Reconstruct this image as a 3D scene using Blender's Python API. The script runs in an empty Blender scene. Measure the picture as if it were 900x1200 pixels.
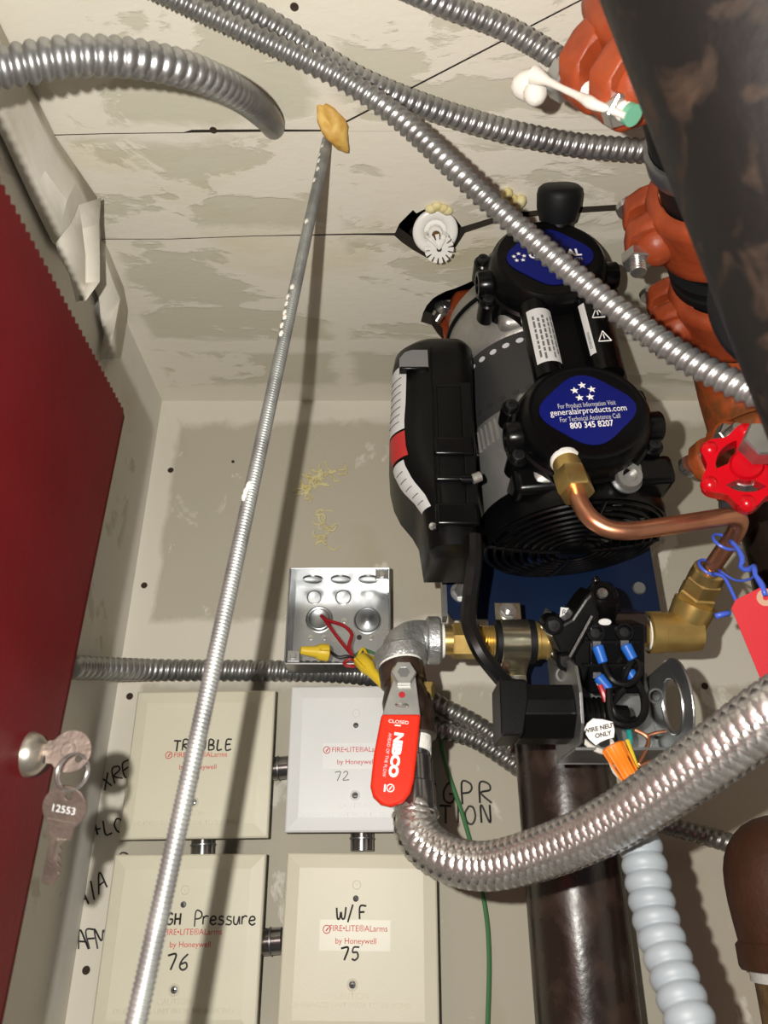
import bpy, bmesh, math, random
import numpy as np
from mathutils import Vector, Matrix
from mathutils.geometry import tessellate_polygon

random.seed(7)
SC = bpy.context.scene
COL = SC.collection

# ------------------------------------------------------------------ camera, light, exposure
CZ = 1.45                                   # height of the lens above the floor
PITCH = math.radians(26.57)
CP, SP = math.cos(PITCH), math.sin(PITCH)
FPX = 900.0
cam_d = bpy.data.cameras.new('camera')
cam_d.sensor_fit = 'VERTICAL'
cam_d.sensor_height = 36.0
cam_d.lens = 36.0 * FPX / 1200.0
cam_d.clip_start = 0.005
cam = bpy.data.objects.new('camera', cam_d)
COL.objects.link(cam)
cam.location = (0, 0, CZ)
cam.rotation_euler = (math.pi / 2 + PITCH, 0, 0)
SC.camera = cam
cam_d.dof.use_dof = True
cam_d.dof.focus_distance = 0.50
cam_d.dof.aperture_fstop = 17.0

world = bpy.data.worlds.new('world')
SC.world = world
world.use_nodes = True
bg = world.node_tree.nodes['Background']
bg.inputs[0].default_value = (0.92, 0.95, 1.0, 1)
bg.inputs[1].default_value = 0.11

flash_d = bpy.data.lights.new('flash', 'POINT')  # the phone's own flash, left of and above its lens
flash_d.energy = 10.0
flash_d.color = (1.0, 0.968, 0.885)
flash_d.shadow_soft_size = 0.0025
flash = bpy.data.objects.new('flash', flash_d)
COL.objects.link(flash)

SC.view_settings.view_transform = 'Standard'
SC.view_settings.look = 'None'
SC.view_settings.gamma = 1.0
SC.view_settings.use_curve_mapping = False
SC.view_settings.exposure = 0.0

# ------------------------------------------------------------------ pixel of the photograph -> point in the place
O = Vector((0, 0, CZ))
AX = Vector((0, CP, SP)); UPV = Vector((0, -SP, CP)); RT = Vector((1, 0, 0))
flash.location = O + RT * -0.030 + UPV * 0.015
def ray(x, y): return RT * ((x - 450) / FPX) + AX + UPV * ((600 - y) / FPX)
def P(x, y, z): return O + ray(x, y) * z                       # at depth z along the lens axis
def PY(x, y, Y): r = ray(x, y); return O + r * (Y / r.y)       # on the vertical plane at distance Y
def PU(x, y, U): r = ray(x, y); return O + r * (U / r.z)       # on the horizontal plane U above the lens
def PX(x, y, X): r = ray(x, y); return O + r * (X / r.x)       # on the side plane at X
H = 0.417      # ceiling above the lens
D = 0.600      # back wall
XL = -0.209    # left wall

# ------------------------------------------------------------------ mesh helpers
def frame(d):
    d = Vector(d).normalized()
    a = Vector((0, 0, 1)) if abs(d.z) < 0.9 else Vector((0, 1, 0))
    u = d.cross(a).normalized(); v = d.cross(u).normalized()
    return u, v, d
def spline(pts, step=None, n=None):
    pts = [Vector(p) for p in pts]
    if len(pts) == 2:
        out = [pts[0].lerp(pts[1], i / 40) for i in range(41)]
    else:
        q = [pts[0] * 2 - pts[1]] + pts + [pts[-1] * 2 - pts[-2]]
        out = []
        for i in range(1, len(q) - 2):
            p0, p1, p2, p3 = q[i - 1:i + 3]
            for k in range(24):
                t = k / 24
                out.append(0.5 * ((2 * p1) + (p2 - p0) * t + (2 * p0 - 5 * p1 + 4 * p2 - p3) * t * t + (3 * p1 - p0 - 3 * p2 + p3) * t ** 3))
        out.append(pts[-1])
    a = np.array(out); L = np.r_[0, np.cumsum(np.linalg.norm(np.diff(a, axis=0), axis=1))]
    if n is None: n = max(2, int(L[-1] / step) + 1)
    s = np.linspace(0, L[-1], n)
    return np.stack([np.interp(s, L, a[:, k]) for k in range(3)], 1), s
def transport(c):
    t = np.gradient(c, axis=0); t /= np.linalg.norm(t, axis=1)[:, None]
    u = np.zeros_like(c)
    u0 = np.array(frame(t[0])[0]); u[0] = u0
    for i in range(1, len(c)):
        w = u[i - 1] - t[i] * np.dot(u[i - 1], t[i]); u[i] = w / np.linalg.norm(w)
    return t, u, np.cross(t, u)

class MB:
    def __init__(s, xf=None):
        s.v = []; s.f = []; s.xf = xf
    def add(s, vs, fs):
        o = len(s.v)
        s.v += [tuple(s.xf @ Vector(p)) if s.xf else tuple(p) for p in vs]
        s.f += [tuple(i + o for i in f) for f in fs]
        return s
    def box(s, c, sz, ux=(1, 0, 0), uy=(0, 1, 0), uz=None):
        ux = Vector(ux).normalized(); uy = Vector(uy).normalized(); uz = Vector(uz).normalized() if uz else ux.cross(uy).normalized()
        c = Vector(c); v = []
        for k in (-.5, .5):
            for (i, j) in ((-.5, -.5), (.5, -.5), (.5, .5), (-.5, .5)):
                v.append(c + ux * (i * sz[0]) + uy * (j * sz[1]) + uz * (k * sz[2]))
        return s.add(v, [(3, 2, 1, 0), (4, 5, 6, 7), (0, 1, 5, 4), (1, 2, 6, 5), (2, 3, 7, 6), (3, 0, 4, 7)])
    def lathe(s, a, d, prof, n=28, sc=(1, 1), up=None, cap=True):
        a = Vector(a); u, v, d = frame(d)
        if up is not None:
            v = (Vector(up) - d * Vector(up).dot(d)).normalized(); u = v.cross(d)
        vs = []; fs = []
        for (h, r) in prof:
            for k in range(n):
                t = 2 * math.pi * k / n
                vs.append(a + d * h + u * (r * sc[0] * math.cos(t)) + v * (r * sc[1] * math.sin(t)))
        for i in range(len(prof) - 1):
            for k in range(n):
                fs.append((i * n + k, i * n + (k + 1) % n, (i + 1) * n + (k + 1) % n, (i + 1) * n + k))
        if cap:
            if prof[0][1] > 1e-6: fs.append(tuple(range(n))[::-1])
            if prof[-1][1] > 1e-6: fs.append(tuple((len(prof) - 1) * n + k for k in range(n)))
        return s.add(vs, fs)
    def cyl(s, a, b, r, r2=None, n=24, bev=0.0):
        a = Vector(a); b = Vector(b); L = (b - a).length; r2 = r if r2 is None else r2
        if bev: pr = [(0, r - bev), (bev, r), (L - bev, r2), (L, r2 - bev)]
        else: pr = [(0, r), (L, r2)]
        return s.lathe(a, b - a, pr, n)
    def hexn(s, a, d, r, h, hole=0, n=6):
        pr = [(0, r * .94), (h * .1, r), (h * .9, r), (h, r * .92)]
        if hole: pr += [(h, hole), (h * .5, hole)]
        return s.lathe(a, d, pr, n)
    def sweep(s, c, rad, n=14, cap=True):
        """c (m,3) centres, rad (m,n) or (m,) radii"""
        t, u, w = transport(c); m = len(c)
        th = np.linspace(0, 2 * np.pi, n, endpoint=False)
        rad = np.asarray(rad, float)
        if rad.ndim == 1: rad = np.repeat(rad[:, None], n, 1)
        p = c[:, None, :] + rad[:, :, None] * (np.cos(th)[None, :, None] * u[:, None, :] + np.sin(th)[None, :, None] * w[:, None, :])
        vs = [Vector(q) for q in p.reshape(-1, 3)]; fs = []
        for i in range(m - 1):
            for k in range(n):
                fs.append((i * n + k, i * n + (k + 1) % n, (i + 1) * n + (k + 1) % n, (i + 1) * n + k))
        if cap: fs += [tuple(range(n))[::-1], tuple((m - 1) * n + k for k in range(n))]
        return s.add(vs, fs)
    def tube(s, pts, r, n=12, step=0.003, cap=True):
        c, q = spline(pts, step=step)
        if isinstance(r, (list, tuple)): rr = np.interp(np.linspace(0, 1, len(c)), np.linspace(0, 1, len(r)), r)
        else: rr = np.full(len(c), r)
        return s.sweep(c, rr, n, cap)
    def corr(s, pts, R, amp, pitch, n=16, per=6, helix=1, power=.6, rs=None, inv=False):
        c, q = spline(pts, step=pitch / per)
        th = np.linspace(0, 1, n, endpoint=False)
        ph = q[:, None] / pitch + helix * th[None, :]
        base = np.interp(np.linspace(0, 1, len(c)), np.linspace(0, 1, len(rs)), rs)[:, None] if rs else R
        w_ = np.abs(np.sin(np.pi * ph)) ** power
        rad = base - amp * (w_ if inv else 1 - w_)
        return s.sweep(c, rad, n)
    def prism(s, poly, o, ux, uy, depth, holes=(), back=0.0):
        """outline (2-D) in plane o,ux,uy; extruded along ux x uy from back to depth"""
        o = Vector(o); ux = Vector(ux).normalized(); uy = Vector(uy).normalized(); nz = ux.cross(uy).normalized()
        loops = [list(poly)] + [list(h) for h in holes]
        flat = [p for l in loops for p in l]; N = len(flat)
        tris = tessellate_polygon([[Vector((p[0], p[1], 0)) for p in l] for l in loops])
        vs = [o + ux * p[0] + uy * p[1] + nz * back for p in flat] + [o + ux * p[0] + uy * p[1] + nz * depth for p in flat]
        fs = [tuple(t)[::-1] for t in tris] + [tuple(i + N for i in t) for t in tris]
        b = 0
        for l in loops:
            m = len(l)
            for i in range(m):
                j = (i + 1) % m
                fs.append((b + i, b + j, b + j + N, b + i + N))
            b += m
        return s.add(vs, fs)
    def ball(s, c, r, sc=(1, 1, 1), n=16, m=10):
        c = Vector(c); vs = []; fs = []
        for i in range(m + 1):
            a = math.pi * i / m
            for k in range(n):
                b = 2 * math.pi * k / n
                vs.append(c + Vector((r * sc[0] * math.sin(a) * math.cos(b), r * sc[1] * math.sin(a) * math.sin(b), r * sc[2] * math.cos(a))))
        for i in range(m):
            for k in range(n):
                fs.append((i * n + k, i * n + (k + 1) % n, (i + 1) * n + (k + 1) % n, (i + 1) * n + k))
        return s.add(vs, fs)
    def torus(s, c, ax, R, r, n=40, m=10, sc=(1, 1), up=None, arc=(0, 2 * math.pi)):
        c = Vector(c); u, v, d = frame(ax)
        if up is not None:
            v = (Vector(up) - d * Vector(up).dot(d)).normalized(); u = v.cross(d)
        full = abs(arc[1] - arc[0] - 2 * math.pi) < 1e-4
        vs = []; fs = []; N = n if full else n + 1
        for i in range(N):
            a = arc[0] + (arc[1] - arc[0]) * i / n
            q = u * (math.cos(a) * sc[0]) + v * (math.sin(a) * sc[1]); qn = q.normalized()
            for k in range(m):
                b = 2 * math.pi * k / m
                vs.append(c + q * R + qn * (r * math.cos(b)) + d * (r * math.sin(b)))
        for i in range(n):
            j = (i + 1) % N
            for k in range(m):
                fs.append((i * m + k, i * m + (k + 1) % m, j * m + (k + 1) % m, j * m + k))
        return s.add(vs, fs)
    def grid(s, rows):
        n = len(rows[0]); vs = [p for r in rows for p in r]; fs = []
        for i in range(len(rows) - 1):
            for k in range(n - 1): fs.append((i * n + k, i * n + k + 1, (i + 1) * n + k + 1, (i + 1) * n + k))
        return s.add(vs, fs)
    def build(s, name, mat, parent=None, bevel=0, seg=2, smooth=True, ang=40, label=None, kind=None, sub=0, solid=0):
        me = bpy.data.meshes.new(name)
        inv = WM[parent.name].inverted() if parent is not None and parent.name in WM else Matrix()
        me.from_pydata([tuple(inv @ Vector(p)) for p in s.v], [], s.f)
        bm = bmesh.new(); bm.from_mesh(me)
        bmesh.ops.recalc_face_normals(bm, faces=bm.faces); bm.to_mesh(me); bm.free()
        if smooth:
            me.shade_smooth()
            if ang < 180: me.set_sharp_from_angle(angle=math.radians(ang))
        me.materials.append(MT[mat] if isinstance(mat, str) else mat)
        o = bpy.data.objects.new(name, me); COL.objects.link(o)
        if parent is not None:
            o.parent = parent; WM[o.name] = WM.get(parent.name, Matrix())
        else: WM[o.name] = Matrix()
        if solid:
            md = o.modifiers.new('solid', 'SOLIDIFY'); md.thickness = solid; md.offset = 0
        if bevel:
            md = o.modifiers.new('bevel', 'BEVEL'); md.width = bevel; md.segments = seg; md.limit_method = 'ANGLE'; md.angle_limit = math.radians(35)
        if sub:
            md = o.modifiers.new('sub', 'SUBSURF'); md.levels = sub; md.render_levels = sub
        if label: o['label'] = label
        if kind: o['kind'] = kind
        return o
WM = {}
def thing(name, label, cat, loc=(0, 0, 0), group=None, mw=None):
    o = bpy.data.objects.new(name, None); COL.objects.link(o)
    o.empty_display_size = 0.02
    m = mw if mw is not None else Matrix.Translation(Vector(loc))
    o.matrix_world = m; WM[o.name] = m.copy()
    o['label'] = label; o['category'] = cat
    if group: o['group'] = group
    return o
def tag(o, label, cat, group=None):
    o['label'] = label; o['category'] = cat
    if group: o['group'] = group
    return o

# ------------------------------------------------------------------ materials
MT = {}
def nd(nt, t, **kw):
    n = nt.nodes.new(t)
    for k, v in kw.items(): setattr(n, k, v)
    return n
def mat(name, col, rough=.5, metal=0.0, col2=None, scale=60, lo=.4, hi=.65, bump=0.0, bscale=200, spec=.5, coat=0, r2=None, detail=5, dist=0.0, trans=0, alpha=1):
    m = bpy.data.materials.new(name); m.use_nodes = True; nt = m.node_tree; b = nt.nodes['Principled BSDF']
    b.inputs['Base Color'].default_value = (*col, 1); b.inputs['Roughness'].default_value = rough; b.inputs['Metallic'].default_value = metal
    b.inputs['Specular IOR Level'].default_value = spec; b.inputs['Coat Weight'].default_value = coat
    b.inputs['Transmission Weight'].default_value = trans
    geo = nd(nt, 'ShaderNodeTexCoord')
    if col2 is not None:
        no = nd(nt, 'ShaderNodeTexNoise'); no.inputs['Scale'].default_value = scale; no.inputs['Detail'].default_value = detail; no.inputs['Distortion'].default_value = dist
        nt.links.new(geo.outputs['Object'], no.inputs['Vector'])
        mr = nd(nt, 'ShaderNodeMapRange'); mr.inputs['From Min'].default_value = lo; mr.inputs['From Max'].default_value = hi
        nt.links.new(no.outputs['Fac'], mr.inputs['Value'])
        mx = nd(nt, 'ShaderNodeMix', data_type='RGBA'); mx.inputs[6].default_value = (*col, 1); mx.inputs[7].default_value = (*col2, 1)
        nt.links.new(mr.outputs[0], mx.inputs[0]); nt.links.new(mx.outputs[2], b.inputs['Base Color'])
        if r2 is not None:
            m2 = nd(nt, 'ShaderNodeMapRange'); m2.inputs['To Min'].default_value = rough; m2.inputs['To Max'].default_value = r2
            nt.links.new(mr.outputs[0], m2.inputs['Value']); nt.links.new(m2.outputs[0], b.inputs['Roughness'])
    if bump:
        n2 = nd(nt, 'ShaderNodeTexNoise'); n2.inputs['Scale'].default_value = bscale; n2.inputs['Detail'].default_value = 4
        nt.links.new(geo.outputs['Object'], n2.inputs['Vector'])
        bp = nd(nt, 'ShaderNodeBump'); bp.inputs['Strength'].default_value = bump; bp.inputs['Distance'].default_value = 0.001
        nt.links.new(n2.outputs['Fac'], bp.inputs['Height']); nt.links.new(bp.outputs[0], b.inputs['Normal'])
    MT[name] = m
    return m
PAPER = (.56, .525, .43); MUD = (.71, .665, .58)
def drywall(name, bands, thr=.56, paper=PAPER, mud=MUD, seed=0.0, stain=True, stretch=(1, 1, 1)):
    """gypsum board paper with smeared joint compound: blotches plus feathered bands along the taped joints"""
    m = bpy.data.materials.new(name); m.use_nodes = True; nt = m.node_tree; b = nt.nodes['Principled BSDF']; L = nt.links.new
    b.inputs['Roughness'].default_value = .75; b.inputs['Specular IOR Level'].default_value = .25
    g = nd(nt, 'ShaderNodeNewGeometry'); mp = nd(nt, 'ShaderNodeMapping'); mp.inputs['Location'].default_value = (seed, seed * 1.7, 0); mp.inputs['Scale'].default_value = stretch
    L(g.outputs['Position'], mp.inputs['Vector'])
    def noise(sc, det, dist, rough=.6):
        n = nd(nt, 'ShaderNodeTexNoise'); n.inputs['Scale'].default_value = sc; n.inputs['Detail'].default_value = det; n.inputs['Distortion'].default_value = dist; n.inputs['Roughness'].default_value = rough
        L(mp.outputs[0], n.inputs['Vector']); return n.outputs['Fac']
    def mth(op, a, c=None, clamp=False):
        n = nd(nt, 'ShaderNodeMath', operation=op); n.use_clamp = clamp
        for i, q in enumerate((a, c)):
            if q is None: continue
            if isinstance(q, (int, float)): n.inputs[i].default_value = q
            else: L(q, n.inputs[i])
        return n.outputs[0]
    n1 = noise(10, 7, 1.0); n2 = noise(36, 6, .6)
    comb = mth('ADD', mth('MULTIPLY', n1, .75), mth('MULTIPLY', n2, .25))
    acc = mth('MULTIPLY', mth('SUBTRACT', comb, thr), 34, True)
    sx = nd(nt, 'ShaderNodeSeparateXYZ'); L(g.outputs['Position'], sx.inputs[0])
    for (ax, pos, hw, soft) in bands:
        d = mth('ABSOLUTE', mth('SUBTRACT', sx.outputs[ax], pos))
        v = mth('ADD', mth('MULTIPLY', mth('SUBTRACT', hw, d), 1.0 / soft), mth('MULTIPLY', mth('SUBTRACT', n2, .5), 3.0))
        acc = mth('MAXIMUM', acc, mth('MULTIPLY', v, 1.0, True))
    mx = nd(nt, 'ShaderNodeMix', data_type='RGBA'); mx.inputs[6].default_value = (*paper, 1); mx.inputs[7].default_value = (*mud, 1); L(acc, mx.inputs[0])
    out = mx.outputs[2]
    if stain:
        st = mth('MULTIPLY', mth('SUBTRACT', noise(6, 4, .4), .60), 7, True)
        m2 = nd(nt, 'ShaderNodeMix', data_type='RGBA'); m2.blend_type = 'MULTIPLY'; m2.inputs[7].default_value = (.86, .80, .62, 1); L(mth('MULTIPLY', st, .7), m2.inputs[0]); L(out, m2.inputs[6]); out = m2.outputs[2]
    sp = mth('MULTIPLY', mth('SUBTRACT', noise(90, 3, 0), .72), 12, True)
    m3 = nd(nt, 'ShaderNodeMix', data_type='RGBA'); m3.inputs[7].default_value = (.74, .70, .64, 1); L(mth('MULTIPLY', sp, .8), m3.inputs[0]); L(out, m3.inputs[6])
    L(m3.outputs[2], b.inputs['Base Color'])
    bp = nd(nt, 'ShaderNodeBump'); bp.inputs['Strength'].default_value = .5; bp.inputs['Distance'].default_value = .0012
    L(mth('ADD', mth('MULTIPLY', acc, .6), mth('MULTIPLY', noise(140, 4, 0), .5)), bp.inputs['Height']); L(bp.outputs[0], b.inputs['Normal'])
    MT[name] = m

drywall('ceiling_board', [(1, .600, .030, .008), (1, .52, .012, .006), (1, .397, .010, .008), (1, .316, .010, .008), (0, XL, .020, .008), (0, -.035, .014, .010)], thr=.492, stretch=(.75, 1.5, 1))
drywall('wall_board', [(2, CZ + H, .030, .010), (2, CZ + .175, .030, .006), (0, XL, .022, .005)], thr=.565, paper=(.50, .460, .375), seed=3.1, stretch=(1, 1, .8))
drywall('side_board', [(1, D, .05, .01), (2, CZ + H, .06, .01)], thr=.44, seed=7.7, paper=(.56, .53, .47), mud=(.70, .67, .62))
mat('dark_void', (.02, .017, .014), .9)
mat('plain_floor', (.25, .24, .23), .8, col2=(.32, .31, .29), scale=8)
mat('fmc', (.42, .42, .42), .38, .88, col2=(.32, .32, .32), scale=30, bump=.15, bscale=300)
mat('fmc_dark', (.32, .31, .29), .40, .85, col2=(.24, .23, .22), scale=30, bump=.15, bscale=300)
mat('zinc_rod', (.46, .48, .47), .42, .8, col2=(.34, .35, .35), scale=60, lo=.45, hi=.6)
mat('mud', (.72, .68, .62), .8, bump=.3, bscale=500)
mat('foam', (.52, .28, .05), .6, col2=(.70, .46, .13), scale=90, bump=.6, bscale=300)
mat('foam_pale', (.66, .56, .25), .7, col2=(.74, .68, .42), scale=150, bump=.5, bscale=400)
mat('tape', (.66, .62, .55), .8, col2=(.58, .54, .46), scale=20, bump=.4, bscale=120)
mat('red_paint', (.088, .005, .006), .36, col2=(.100, .006, .008), scale=25, bump=.12, bscale=500, spec=.07)
mat('red_edge', (.16, .012, .014), .5)
mat('nickel', (.56, .52, .45), .3, .9, col2=(.42, .39, .34), scale=70)
mat('key_brass', (.27, .215, .185), .42, .8, col2=(.19, .15, .13), scale=90, bump=.2, bscale=500)
mat('cover_ivory', (.70, .66, .53), .45, col2=(.66, .62, .50), scale=14, bump=.06, bscale=900)
mat('cover_white', (.76, .77, .78), .42, col2=(.72, .73, .74), scale=14, bump=.06, bscale=900)
mat('emboss', (.66, .62, .50), .45)
mat('emboss_white', (.72, .73, .74), .45)
mat('sticker', (.74, .71, .60), .4)
mat('screw_black', (.02, .02, .021), .35, .5)
mat('rust_dark', (.035, .018, .010), .8)
mat('board_edge_shade', (.035, .026, .018), .95)  # shade of the narrow seams, painted onto the board sides
mat('sticker_white', (.80, .81, .82), .35)
mat('ink_red', (.62, .05, .04), .6)
mat('ink_black', (.02, .018, .018), .6)
mat('ink_pencil', (.12, .12, .12), .6)
mat('galv_box', (.55, .56, .57), .26, .95, col2=(.40, .41, .42), scale=45, lo=.35, hi=.7, r2=.4)
mat('galv_dark', (.30, .31, .32), .35, .9)
mat('screw_steel', (.62, .62, .61), .25, .95)
mat('wire_red', (.36, .012, .02), .35)
mat('wire_black', (.005, .005, .006), .35)
mat('wire_yellow', (.70, .50, .03), .4)
mat('wire_blue', (.015, .11, .46), .4, spec=.3)
mat('wire_green', (.06, .20, .07), .4)
mat('wire_teal', (.02, .30, .28), .4)
mat('wire_white', (.70, .68, .62), .4)
mat('nut_yellow', (.80, .56, .03), .4, bump=.1)
mat('nut_orange', (.75, .20, .01), .4)
mat('malleable', (.46, .47, .47), .42, .75, col2=(.33, .34, .34), scale=120, bump=.7, bscale=450)
mat('steel_nipple', (.40, .40, .42), .18, .95, col2=(.22, .2, .19), scale=40)
mat('thread_tape', (.80, .78, .74), .7, bump=.6, bscale=600)
mat('lever_steel', (.42, .42, .40), .4, .8, col2=(.34, .34, .33), scale=80)
mat('lever_red', (.62, .024, .008), .36, spec=.3)
mat('print_white', (.88, .86, .84), .5)
mat('print_grey', (.55, .55, .58), .5)
mat('brass', (.66, .47, .16), .34, .85, col2=(.52, .36, .12), scale=60, lo=.45, hi=.7, bump=.05)
mat('brass_bright', (.74, .54, .22), .28, .9, col2=(.55, .37, .12), scale=60)
mat('zinc_yellow', (.58, .53, .38), .22, .95, col2=(.45, .42, .32), scale=80)
mat('copper', (.62, .28, .16), .32, .9, col2=(.35, .15, .09), scale=45, lo=.45, hi=.75)
mat('blue_plate', (.0025, .009, .034), .40, col2=(.003, .012, .042), scale=20, spec=.25)
mat('cast_alu', (.42, .41, .39), .42, .7, col2=(.32, .31, .30), scale=40, bump=.25, bscale=600)
mat('stator', (.04, .04, .041), .5, .3)
mat('black_gloss', (.0022, .0022, .0025), .24, col2=(.0032, .0032, .0035), scale=30, bump=.04, bscale=700, spec=.22)
mat('black_plastic', (.0028, .0028, .003), .34, bump=.06, bscale=900, spec=.22)
mat('black_rubber', (.005, .0055, .0065), .55, spec=.25)
mat('black_cable', (.004, .004, .0045), .30, spec=.3)
mat('label_blue', (.004, .008, .13), .35, spec=.3)
mat('label_white', (.60, .60, .60), .4)
mat('label_red', (.45, .03, .03), .4)
mat('grey_window', (.16, .16, .16), .3)
mat('bracket', (.36, .37, .37), .35, .85, col2=(.28, .29, .29), scale=60)
mat('iron_pipe', (.020, .012, .009), .24, .0, col2=(.058, .032, .023), scale=48, lo=.45, hi=.75, bump=.12, bscale=300, r2=.45, spec=.6)
mat('orange_iron', (.33, .060, .018), .42, col2=(.26, .044, .014), scale=60, bump=.35, bscale=260, spec=.35)
mat('orange_rusty', (.42, .085, .02), .5, col2=(.22, .07, .02), scale=60, lo=.45, hi=.6, bump=.5, bscale=300)
mat('rust_pipe', (.0055, .0050, .0048), .5, .0, col2=(.038, .021, .012), scale=60, lo=.51, hi=.74, bump=.4, bscale=110, r2=.85, spec=.3, dist=.6)
mat('brown_iron', (.080, .030, .016), .55, col2=(.065, .025, .013), scale=60, bump=.5, bscale=300)
mat('rust_brown', (.12, .07, .03), .7, col2=(.22, .13, .05), scale=90, bump=.5)
mat('braid', (.74, .73, .71), .34, .92, col2=(.6, .58, .56), scale=200)
mat('hose_core', (.26, .25, .24), .45, .8)
mat('liquidtight', (.27, .305, .335), .5, col2=(.245, .28, .31), scale=40)
mat('wheel_red', (.52, .003, .010), .24, col2=(.46, .003, .009), scale=40, spec=.4)
mat('tag_red', (.56, .018, .028), .7, bump=.1, bscale=800)
mat('tag_tan', (.55, .33, .22), .8)
mat('tie_blue', (.06, .12, .62), .35)
mat('white_enamel', (.78, .77, .74), .3)
mat('sprinkler_brass', (.20, .11, .04), .4, .7)
mat('stud_paint', (.74, .72, .68), .6, bump=.5)
mat('green_end', (.15, .42, .28), .5)

# ------------------------------------------------------------------ writing
def text(s, size, o, ux, uy, matn, parent, name='lettering', align='CENTER', shear=0, wide=1.0, bold=0, lift=.0003, extrude=0):
    cu = bpy.data.curves.new('txt', 'FONT'); cu.body = s; cu.size = size; cu.align_x = align; cu.align_y = 'CENTER'; cu.shear = shear; cu.offset = bold; cu.resolution_u = 3
    ob = bpy.data.objects.new('txt', cu); COL.objects.link(ob)
    dg = bpy.context.evaluated_depsgraph_get()
    me = bpy.data.meshes.new_from_object(ob.evaluated_get(dg))
    b = MB(); ux = Vector(ux).normalized(); uy = Vector(uy).normalized(); n = ux.cross(uy).normalized(); o = Vector(o)
    b.add([o + ux * (v.co.x * wide) + uy * v.co.y + n * lift for v in me.vertices], [tuple(p.vertices) for p in me.polygons])
    bpy.data.objects.remove(ob); bpy.data.meshes.remove(me)
    return b.build(name, matn, parent, smooth=False, solid=extrude)
GL = {'T': [[(0, 1), (.7, .97)], [(.36, 1), (.33, 0)]], 'R': [[(.05, 0), (.1, 1), (.55, .95), (.6, .65), (.12, .5), (.65, 0)]], 'O': [[(.3, 1), (.05, .6), (.15, .1), (.45, 0), (.65, .4), (.55, .9), (.3, 1)]],
      'U': [[(.05, 1), (.05, .2), (.3, 0), (.55, .2), (.6, 1)]], 'B': [[(.08, 0), (.1, 1), (.5, .9), (.45, .58), (.12, .52), (.55, .42), (.55, .1), (.08, 0)]], 'L': [[(.1, 1), (.08, .02), (.55, .05)]],
      'E': [[(.6, 1), (.1, .95), (.08, 0), (.6, .05)], [(.1, .5), (.5, .53)]], 'W': [[(0, .9), (.1, .1), (.3, .1), (.4, .6), (.5, .1), (.7, .15), (.8, .95)]], '/': [[(.05, -.2), (.45, 1.15)]],
      'F': [[(.1, 0), (.12, .95), (.65, 1)], [(.12, .52), (.5, .55)]], 'H': [[(.05, 1), (.05, 0)], [(.55, 1), (.55, 0)], [(.05, .5), (.55, .52)]], 'I': [[(.15, 1), (.12, 0)]],
      'G': [[(.6, .85), (.35, 1), (.08, .6), (.1, .15), (.4, 0), (.6, .2), (.6, .45), (.35, .45)]], 'P': [[(.08, -.1), (.1, 1), (.5, .95), (.6, .7), (.45, .5), (.12, .45)]],
      'e': [[(.08, .3), (.5, .38), (.4, .6), (.15, .55), (.06, .2), (.3, 0), (.55, .12)]], 's': [[(.5, .55), (.2, .6), (.15, .4), (.5, .25), (.4, .02), (.05, .05)]], 'u': [[(.05, .6), (.08, .1), (.35, .02), (.5, .6), (.55, 0)]],
      'r': [[(.1, .6), (.1, 0)], [(.1, .4), (.3, .6), (.5, .55)]], '7': [[(.02, .9), (.6, .95), (.3, 0)]], '6': [[(.6, 1), (.2, .6), (.08, .2), (.3, 0), (.58, .15), (.5, .45), (.12, .35)]],
      '5': [[(.65, 1), (.2, .98), (.12, .6), (.45, .6), (.55, .25), (.3, 0), (.05, .1)]], '2': [[(.05, .8), (.3, 1), (.5, .8), (.3, .4), (.02, .05), (.65, .08)]], 'A': [[(0, 0), (.3, 1), (.55, 0)], [(.12, .4), (.5, .38)]],
      'N': [[(.05, 0), (.08, 1), (.55, 0), (.6, 1)]], 'X': [[(0, 1), (.6, 0)], [(.55, 1), (.05, 0)]], 'D': [[(.1, 0), (.1, 1), (.5, .8), (.55, .3), (.1, 0)]], '+': [[(.3, .9), (.3, .1)], [(0, .5), (.6, .5)]], 'C': [[(.55, .9), (.2, .95), (.05, .5), (.2, .05), (.6, .1)]], 'M': [[(.05, 0), (.1, 1), (.35, .4), (.6, 1), (.65, 0)]], ' ': []}
def hand(s, h, o, ux, uy, matn, parent, w=.0006, adv=.78, name='handwriting', jit=.05, wide=1.0):
    b = MB(); ux = Vector(ux).normalized(); uy = Vector(uy).normalized(); n = ux.cross(uy); o = Vector(o); x = 0; rnd = random.Random(s)
    for ch in s:
        dy = rnd.uniform(-jit, jit)
        for st in GL[ch]:
            pts = [o + ux * ((x + p[0]) * h * wide) + uy * ((p[1] + dy) * h) + n * .0002 for p in st]
            b.tube(pts, w, n=5, step=h * .07)
        x += adv if ch != 'I' else adv * .55
    return b.build(name, matn, parent)

# ================================================================== the setting
def struct(b, name, m, **kw):
    o = b.build(name, m, None, **kw); o['kind'] = 'structure'; return o
ZC = CZ + H
X, Yv, Z = Vector((1, 0, 0)), Vector((0, 1, 0)), Vector((0, 0, 1))
wall_back = struct(MB().box((.2, D + .03, CZ - .66), (.84, .06, 2.40)), 'wall_back', 'wall_board', smooth=False)
wall_left = struct(MB().box((XL - .03, .15, CZ - .66), (.06, .90, 2.40)), 'wall_left', 'side_board', smooth=False)
wall_right = struct(MB().box((.65, .15, CZ - .66), (.06, .90, 2.40)), 'wall_right', 'side_board', smooth=False)
floor = struct(MB().box((.2, .15, -.02), (.96, .96, .04)), 'floor', 'plain_floor', smooth=False)
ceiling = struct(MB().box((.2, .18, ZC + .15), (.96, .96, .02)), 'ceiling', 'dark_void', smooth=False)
def cxy(px, py): p = PU(px, py, H); return (p.x, p.y)
def flip(poly): return [(p[0], -p[1]) for p in poly]
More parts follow.
